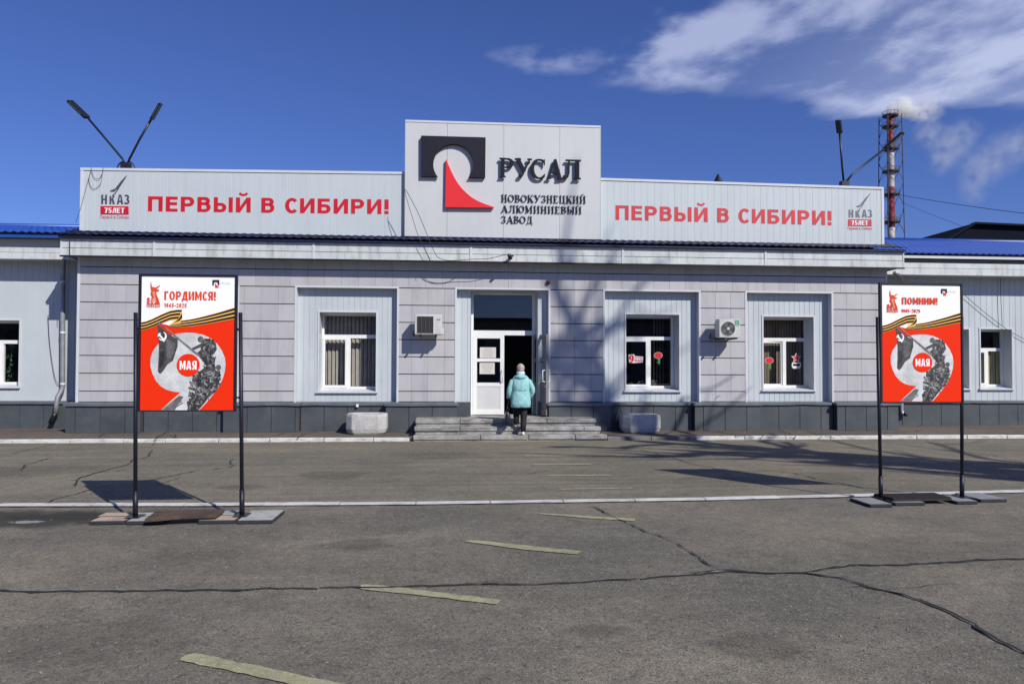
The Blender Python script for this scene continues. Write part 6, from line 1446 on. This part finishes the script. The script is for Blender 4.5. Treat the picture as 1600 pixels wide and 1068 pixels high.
    TX(title, tx, ty, 160 if len(title) > 8 else 150, 222 if len(title) > 8 else 208, Q_txt, 'cond', False)
    TX('1945–2025', 217, 377, 248, 276, Q_txt)
    TX('80', 93, 143, 207, 249, Q_txt); TX('ПОБЕДА!', 93, 187, 258, 277, Q_txt); F([(93, 251), (187, 251), (187, 256), (93, 256)], Q_txt, 'print_bar')
    # generic figure with a raised arm
    F([(122, 88), (127, 120), (130, 132), (140, 128), (150, 136), (185, 116), (187, 120), (160, 145), (182, 152), (180, 158), (158, 164), (164, 190), (176, 215), (186, 249), (150, 249), (148, 210), (128, 200), (118, 180), (124, 160), (118, 130), (119, 100)], Q_txt, 'print_figure')
    F([(132, 168), (146, 160), (150, 190), (160, 240), (152, 248), (146, 208)], mat('print_pale_orange', (.80, .35, .2), .5), 'print_figure')
    # small company emblem
    cc = [(583+15*math.cos(math.radians(-40+26*k)), 102-15*math.sin(math.radians(-40+26*k))) for k in range(11)]
    F([(558, 73), (608, 73), (608, 112), (596, 112)]+cc+[(570, 112), (558, 112)], Q_dark, 'small_arch'); F([(578, 92), (584, 106), (594, 118), (609, 128), (578, 128)], Q_red, 'small_red')
    TX('РУСАЛ', 618, 680, 91, 103, Q_grey, 'thin')
def stand(Y, fr, po, poles, topy, label, title, tx, ty, cat='poster stand', base_z=.045):
    fx0, fz1 = fx(fr[0], fr[1], Y); fx1, fz0 = fx(fr[2], fr[3], Y)
    T = thing('poster_stand', ((fx0+fx1)/2, Y, 0), label, 'poster stand', 'poster stands on the lot')
    e = .022
    for a, b_, c, d in ((fx0, fx0+e, fz0, fz1), (fx1-e, fx1, fz0, fz1), (fx0+e, fx1-e, fz0, fz0+.012), (fx0+e, fx1-e, fz1-e, fz1)): MB().box(a, b_, Y-.014, Y+.03, c, d, .002).build('frame_bar', M_steelpole, T)
    MB().box(fx0+.01, fx1-.01, Y+.014, Y+.022, fz0+.01, fz1-.01).build('back_board', M_trim, T)
    px0_, pz1 = fx(po[0], po[1], Y); px1_, pz0 = fx(po[2], po[3], Y)
    poster(px0_, px1_, pz0, pz1, Y-.002, T, title, tx, ty)
    for (bx, by, ttx), sg in zip(poles, (-1, 1)):
        xb = gx(bx, by, base_z)[0]; xt, zt = fx(ttx, topy, Y); xb = xb+(0)
        xb = fx(bx, by, Y)[0]; Pm = MB(); yy = Y+.01
        Pm.tube([(xb, yy, base_z), (xt, yy, zt)], .0205, 12).build('pole', M_steelpole, T)
        l = (xt-xb)/(zt-base_z)
        MB().tube([(xb, yy, base_z-.02), (xb+l*.26, yy, base_z+.27)], .0265, 12).build('socket', M_steelpole, T)
        MB().box(xb-.07, xb+.07, yy-.10, yy+.10, base_z-.015, base_z+.006).build('foot_plate', M_black, T)
        for q in (.40, .90):
            zc = fz0+(fz1-fz0)*(1-q)*1.0; xc = xb+l*(zc-base_z); tgt = fx0 if sg < 0 else fx1
            if abs(tgt-xc) > .02: MB().tube([(xc, yy, zc), (tgt, yy, zc)], .008, 8).build('connector', M_black, T); MB().tube([(xc-sg*.03, yy, zc), (xc-sg*.022, yy, zc)], .014, 8).build('bolt', M_black, T)
    return T
dA = gx(294, 805.5, .045)[1]
stand(dA, (217.5, 427.5, 368.6, 642.2), (221.9, 430.8, 365.6, 640.9), ((210.8, 805.8, 211.3), (377.8, 805.8, 375.2)), 488, 'left poster stand with the ГОРДИМСЯ! poster between two thin dark poles', 'ГОРДИМСЯ!', 217, 584)
dB = (gx(1377, 779, .045)[1]+gx(1504, 774, .045)[1])/2
stand(dB, (1373.8, 440.8, 1505.2, 629.5), (1377.9, 445.7, 1501.7, 627.2), ((1377.2, 779, 1371.5), (1504.0, 775.5, 1503.5)), 495, 'right poster stand with the ПОМНИМ! poster between two thin dark poles', 'ПОМНИМ!', 222, 526)
# ballast slabs under the feet
def ballast(px0, px1, yf, yb, m, label, z0=.0, th=.042, skew=0.0, cuts=None):
    x0, y0 = gx(px0, yf, th); x1, _ = gx(px1, yf, th); _, y1 = gx(px0, yb, th)
    b = MB().slab([(x0, y0), (x1, y0+.0), (x1+skew, y1), (x0+skew, y1)], .004, th)
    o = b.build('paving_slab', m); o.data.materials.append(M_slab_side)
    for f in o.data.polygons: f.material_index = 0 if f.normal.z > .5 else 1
    mo = o.modifiers.new('bevel', 'BEVEL'); mo.width = .006; mo.segments = 1
    return tag(o, label, 'slab', 'paving slabs weighing down the poster stands')
ballast(139.4, 192.5, 813.8, 806.8, M_slab_pink, 'pinkish front slab under the outer left foot of the ГОРДИМСЯ! stand')
ballast(196.5, 253, 813.8, 806.6, M_slab_grey, 'grey front slab right of the outer left pole of the ГОРДИМСЯ! stand')
ballast(151, 197.5, 806.1, 800.2, M_slab_pink, 'pinkish back slab behind the outer left foot of the ГОРДИМСЯ! stand')
ballast(200.5, 251, 806.1, 800.2, M_slab_grey, 'grey back slab beside the wooden board of the ГОРДИМСЯ! stand')
ballast(309.5, 366, 812.6, 805, M_slab_pink, 'sandy front slab under the right foot of the ГОРДИМСЯ! stand')
ballast(370, 425, 812.6, 797, M_slab_grey, 'stained long slab right of the right pole of the ГОРДИМСЯ! stand')
ballast(318, 364, 804.4, 797.5, M_slab_grey, 'grey back slab behind the right foot of the ГОРДИМСЯ! stand')
ballast(1360, 1396.5, 787.2, 776.3, M_slab_dark, 'leftmost long slab of the ПОМНИМ! stand')
ballast(1399, 1448, 784.8, 775.8, M_slab_dark, 'slab right of the left pole of the ПОМНИМ! stand')
ballast(1496, 1530, 782.6, 771.5, M_slab_dark, 'slab under the right pole of the ПОМНИМ! stand')
ballast(1532.5, 1576, 779.5, 769, M_slab_dark, 'rightmost slab of the ПОМНИМ! stand')
# weathered board across the left stand, ribbed mat across the right one
x0, y0 = gx(236, 811, .05); x1, y1 = gx(340, 805.5, .05)
b = MB(); yb0, yb1 = gx(232, 809.5, .075)[1], gx(340, 799, .075)[1]
xa, xb = gx(232.5, 808, .075)[0], gx(343, 803, .075)[0]; T_ = .035; rr = []
n = 10
for i in range(n+1):
    t = i/n; x = xa+(xb-xa)*t; yc = yb0+(yb1-yb0)*(.25+.4*t); w_ = .13+.01*math.sin(t*9); zc = .060+.006*math.sin(t*3.1); tw = .10-.08*t
    rr.append([(x, yc-w_, zc-w_*tw), (x, yc+w_, zc+w_*tw), (x, yc+w_, zc+w_*tw+T_), (x, yc-w_, zc-w_*tw+T_)])
b.rings(rr, smooth=False); o = b.build('wooden_board', M_wood); tag(o, 'weathered brown board lying across the slabs of the left poster stand', 'board')
mo = o.modifiers.new('bevel', 'BEVEL'); mo.width = .004
x0, y0 = gx(1399, 778.8, .075); x1, _ = gx(1488, 777.5, .075); _, y1 = gx(1390, 770.6, .075)
T = thing('ribbed_mat', ((x0+x1)/2, (y0+y1)/2, .05), 'dark brown ribbed mat lying between the feet of the right poster stand', 'mat')
MB().slab([(x0-.02, y0), (x1, y0+.02), (x1+.02, y1+.02), (x0-.06, y1)], .045, .068).build('mat_base', M_mat, T)
b = MB(); n = 26
for i in range(n):
    t = (i+.5)/n; xx = x0-.02+(x1-x0+.02)*t; b.bar((xx, y0+.01+.02*t, .074), (xx-.04*(1-t)+.02*t, y1-.01+.02*t, .074), .018, .016)
b.build('ribs', M_mat, T)

# ================================================================== TREES BEHIND THE CAMERA (their shade falls on road and wall)
S_ = Vector((SUN.x/-SUN.y, -1.0, SUN.z/-SUN.y))      # one metre back from the facade along the sun ray
def up_to(P, t): return Vector(P)+S_*t
def tree(base, h, targets, label, seed, lean=(0, 0)):
    r2 = random.Random(seed); T = thing('bare_tree', base, label, 'tree', 'bare trees behind the viewer'); B = Vector(base)
    tp = [B+Vector((lean[0]*f, lean[1]*f, h*f))+Vector((r2.gauss(0, .12), r2.gauss(0, .12), 0))*f for f in (0, .15, .3, .45, .6, .75, .9, 1)]
    MB().tube(tp, [.34, .29, .26, .22, .17, .12, .07, .03], 10).build('trunk', M_bark, T)
    br = MB()
    def on_trunk(z):
        f = max(0, min(1, (z-B.z)/h)); return B+Vector((lean[0]*f, lean[1]*f, h*f))
    def limb(pts, r0, r1, twigs=True):
        P = [Vector(p) for p in pts]; q = []
        for a, c in zip(P, P[1:]):
            n_ = max(2, int((c-a).length/.6))
            for i in range(n_): q.append(a.lerp(c, i/n_)+Vector((r2.gauss(0, .05), r2.gauss(0, .05), r2.gauss(0, .05))))
        q.append(P[-1]); rs = [r0+(r1-r0)*i/(len(q)-1) for i in range(len(q))]; br.tube(q, rs, 6)
        if twigs:
            for i in range(2, len(q), 2):
                if r2.random() < .85:
                    d = (q[i]-q[i-1]).normalized(); o_ = Vector((r2.gauss(0, 1), r2.gauss(0, 1), r2.gauss(0, 1))).normalized(); dd = (d*.9+o_*.8).normalized(); L_ = r2.uniform(.8, 2.6)
                    br.tube([q[i], q[i]+dd*L_*.5, q[i]+dd*L_+Vector((0, 0, .15*L_))], [rs[i]*.6, rs[i]*.45, .015], 4)
    for tg in targets:
        pts, r0, r1 = tg; start = on_trunk(min(pts[0].z-1.5, 16.5)); limb([start]+pts, r0*1.4, r1)
    br.build('branches', M_bark, T); return T
def g3(px, py): x, y = gx(px, py); return (x, y, 0)
def w3(px, py): x, z = fx(px, py, 0); return (x, 0, z)
gt = [([(1640, 732), (1497, 724), (1380, 714), (1250, 706), (1120, 698), (1010, 690)], 10.5, 0.244, 0.128),
      ([(1620, 738), (1500, 731), (1400, 722), (1300, 716), (1170, 711), (1080, 704)], 11.5, 0.188, 0.090),
      ([(1330, 726), (1290, 715), (1240, 702), (1190, 690)], 10.0, 0.132, 0.064),
      ([(1390, 720), (1320, 713), (1200, 704), (1100, 692), (1060, 684)], 11.0, 0.132, 0.064),
      ([(1560, 722), (1450, 724), (1350, 722), (1240, 722)], 9.5, 0.112, 0.051),
      ([(1420, 726), (1360, 722), (1250, 700), (1225, 690)], 10.5, 0.093, 0.051),
      ([(1200, 708), (1120, 706), (1060, 712), (1010, 714)], 11.5, 0.112, 0.102)]
gt += [([(1520, 735), (1440, 728), (1370, 727), (1290, 720)], 10.5, .06, .04), ([(1450, 717), (1390, 708), (1330, 697), (1300, 688)], 10.0, .05, .03), ([(1280, 712), (1200, 716), (1130, 717)], 11.0, .06, .04), ([(1180, 700), (1110, 694), (1040, 694), (960, 699), (860, 698)], 11.5, .07, .06), ([(1100, 690), (1060, 680), (1010, 672)], 11.0, .06, .04), ([(1620, 726), (1540, 716), (1480, 700), (1450, 690)], 10.5, .06, .03)]
tg = []
for pts, t, r0, r1 in gt: tg.append(([up_to(g3(*p), t) for p in pts], r0*1.2, r1*1.4))
wt = [([(985, 668), (930, 655), (875, 640), (900, 590), (945, 530), (985, 470), (1010, 430)], 19.5, .10, .05), ([(960, 640), (905, 590), (850, 565), (880, 540), (935, 508), (1010, 490)], 19.3, .15, .10), ([(950, 600), (915, 540), (880, 480), (862, 430), (852, 395)], 19.6, .15, .09),
      ([(985, 660), (945, 650), (960, 615), (995, 555), (1035, 490)], 19.2, .09, .05), ([(930, 650), (868, 630), (880, 590), (905, 555)], 19.4, .10, .07), ([(960, 590), (900, 545), (862, 530)], 19.7, .13, .10)]
for pts, t, r0, r1 in wt: tg.append(([up_to(w3(*p), t) for p in pts], r0, r1))
tree((17.6, -19.3, 0), 19, tg, 'tall bare tree behind the viewer on the right, casting its shade on the road', 5, (-.3, .2))
# plain office block across the lot behind the viewer, seen only as a reflection in the panes
T = thing('brick_office_block', (10, -75, 0), 'long brick office block across the lot behind the viewer', 'building')
MB().box(-60, 80, -88, -75, 0, 8).build('wall', mat('dark_brick', (.34, .31, .30), .9, var=.3, vscale=1), T)
MB().box(-60.5, 80.5, -88.5, -74.5, 8, 8.4).build('roof', M_back, T)
me_ = MB().box(-.9, .9, -.05, .05, -.9, .9).mesh('window'); me_.materials.append(mat('far_pane', (.05, .06, .08), .2))
for i in range(28):
    for k in range(2): place(me_, 'window', (-56+i*4.9, -74.96, 2.2+k*3.4), T)
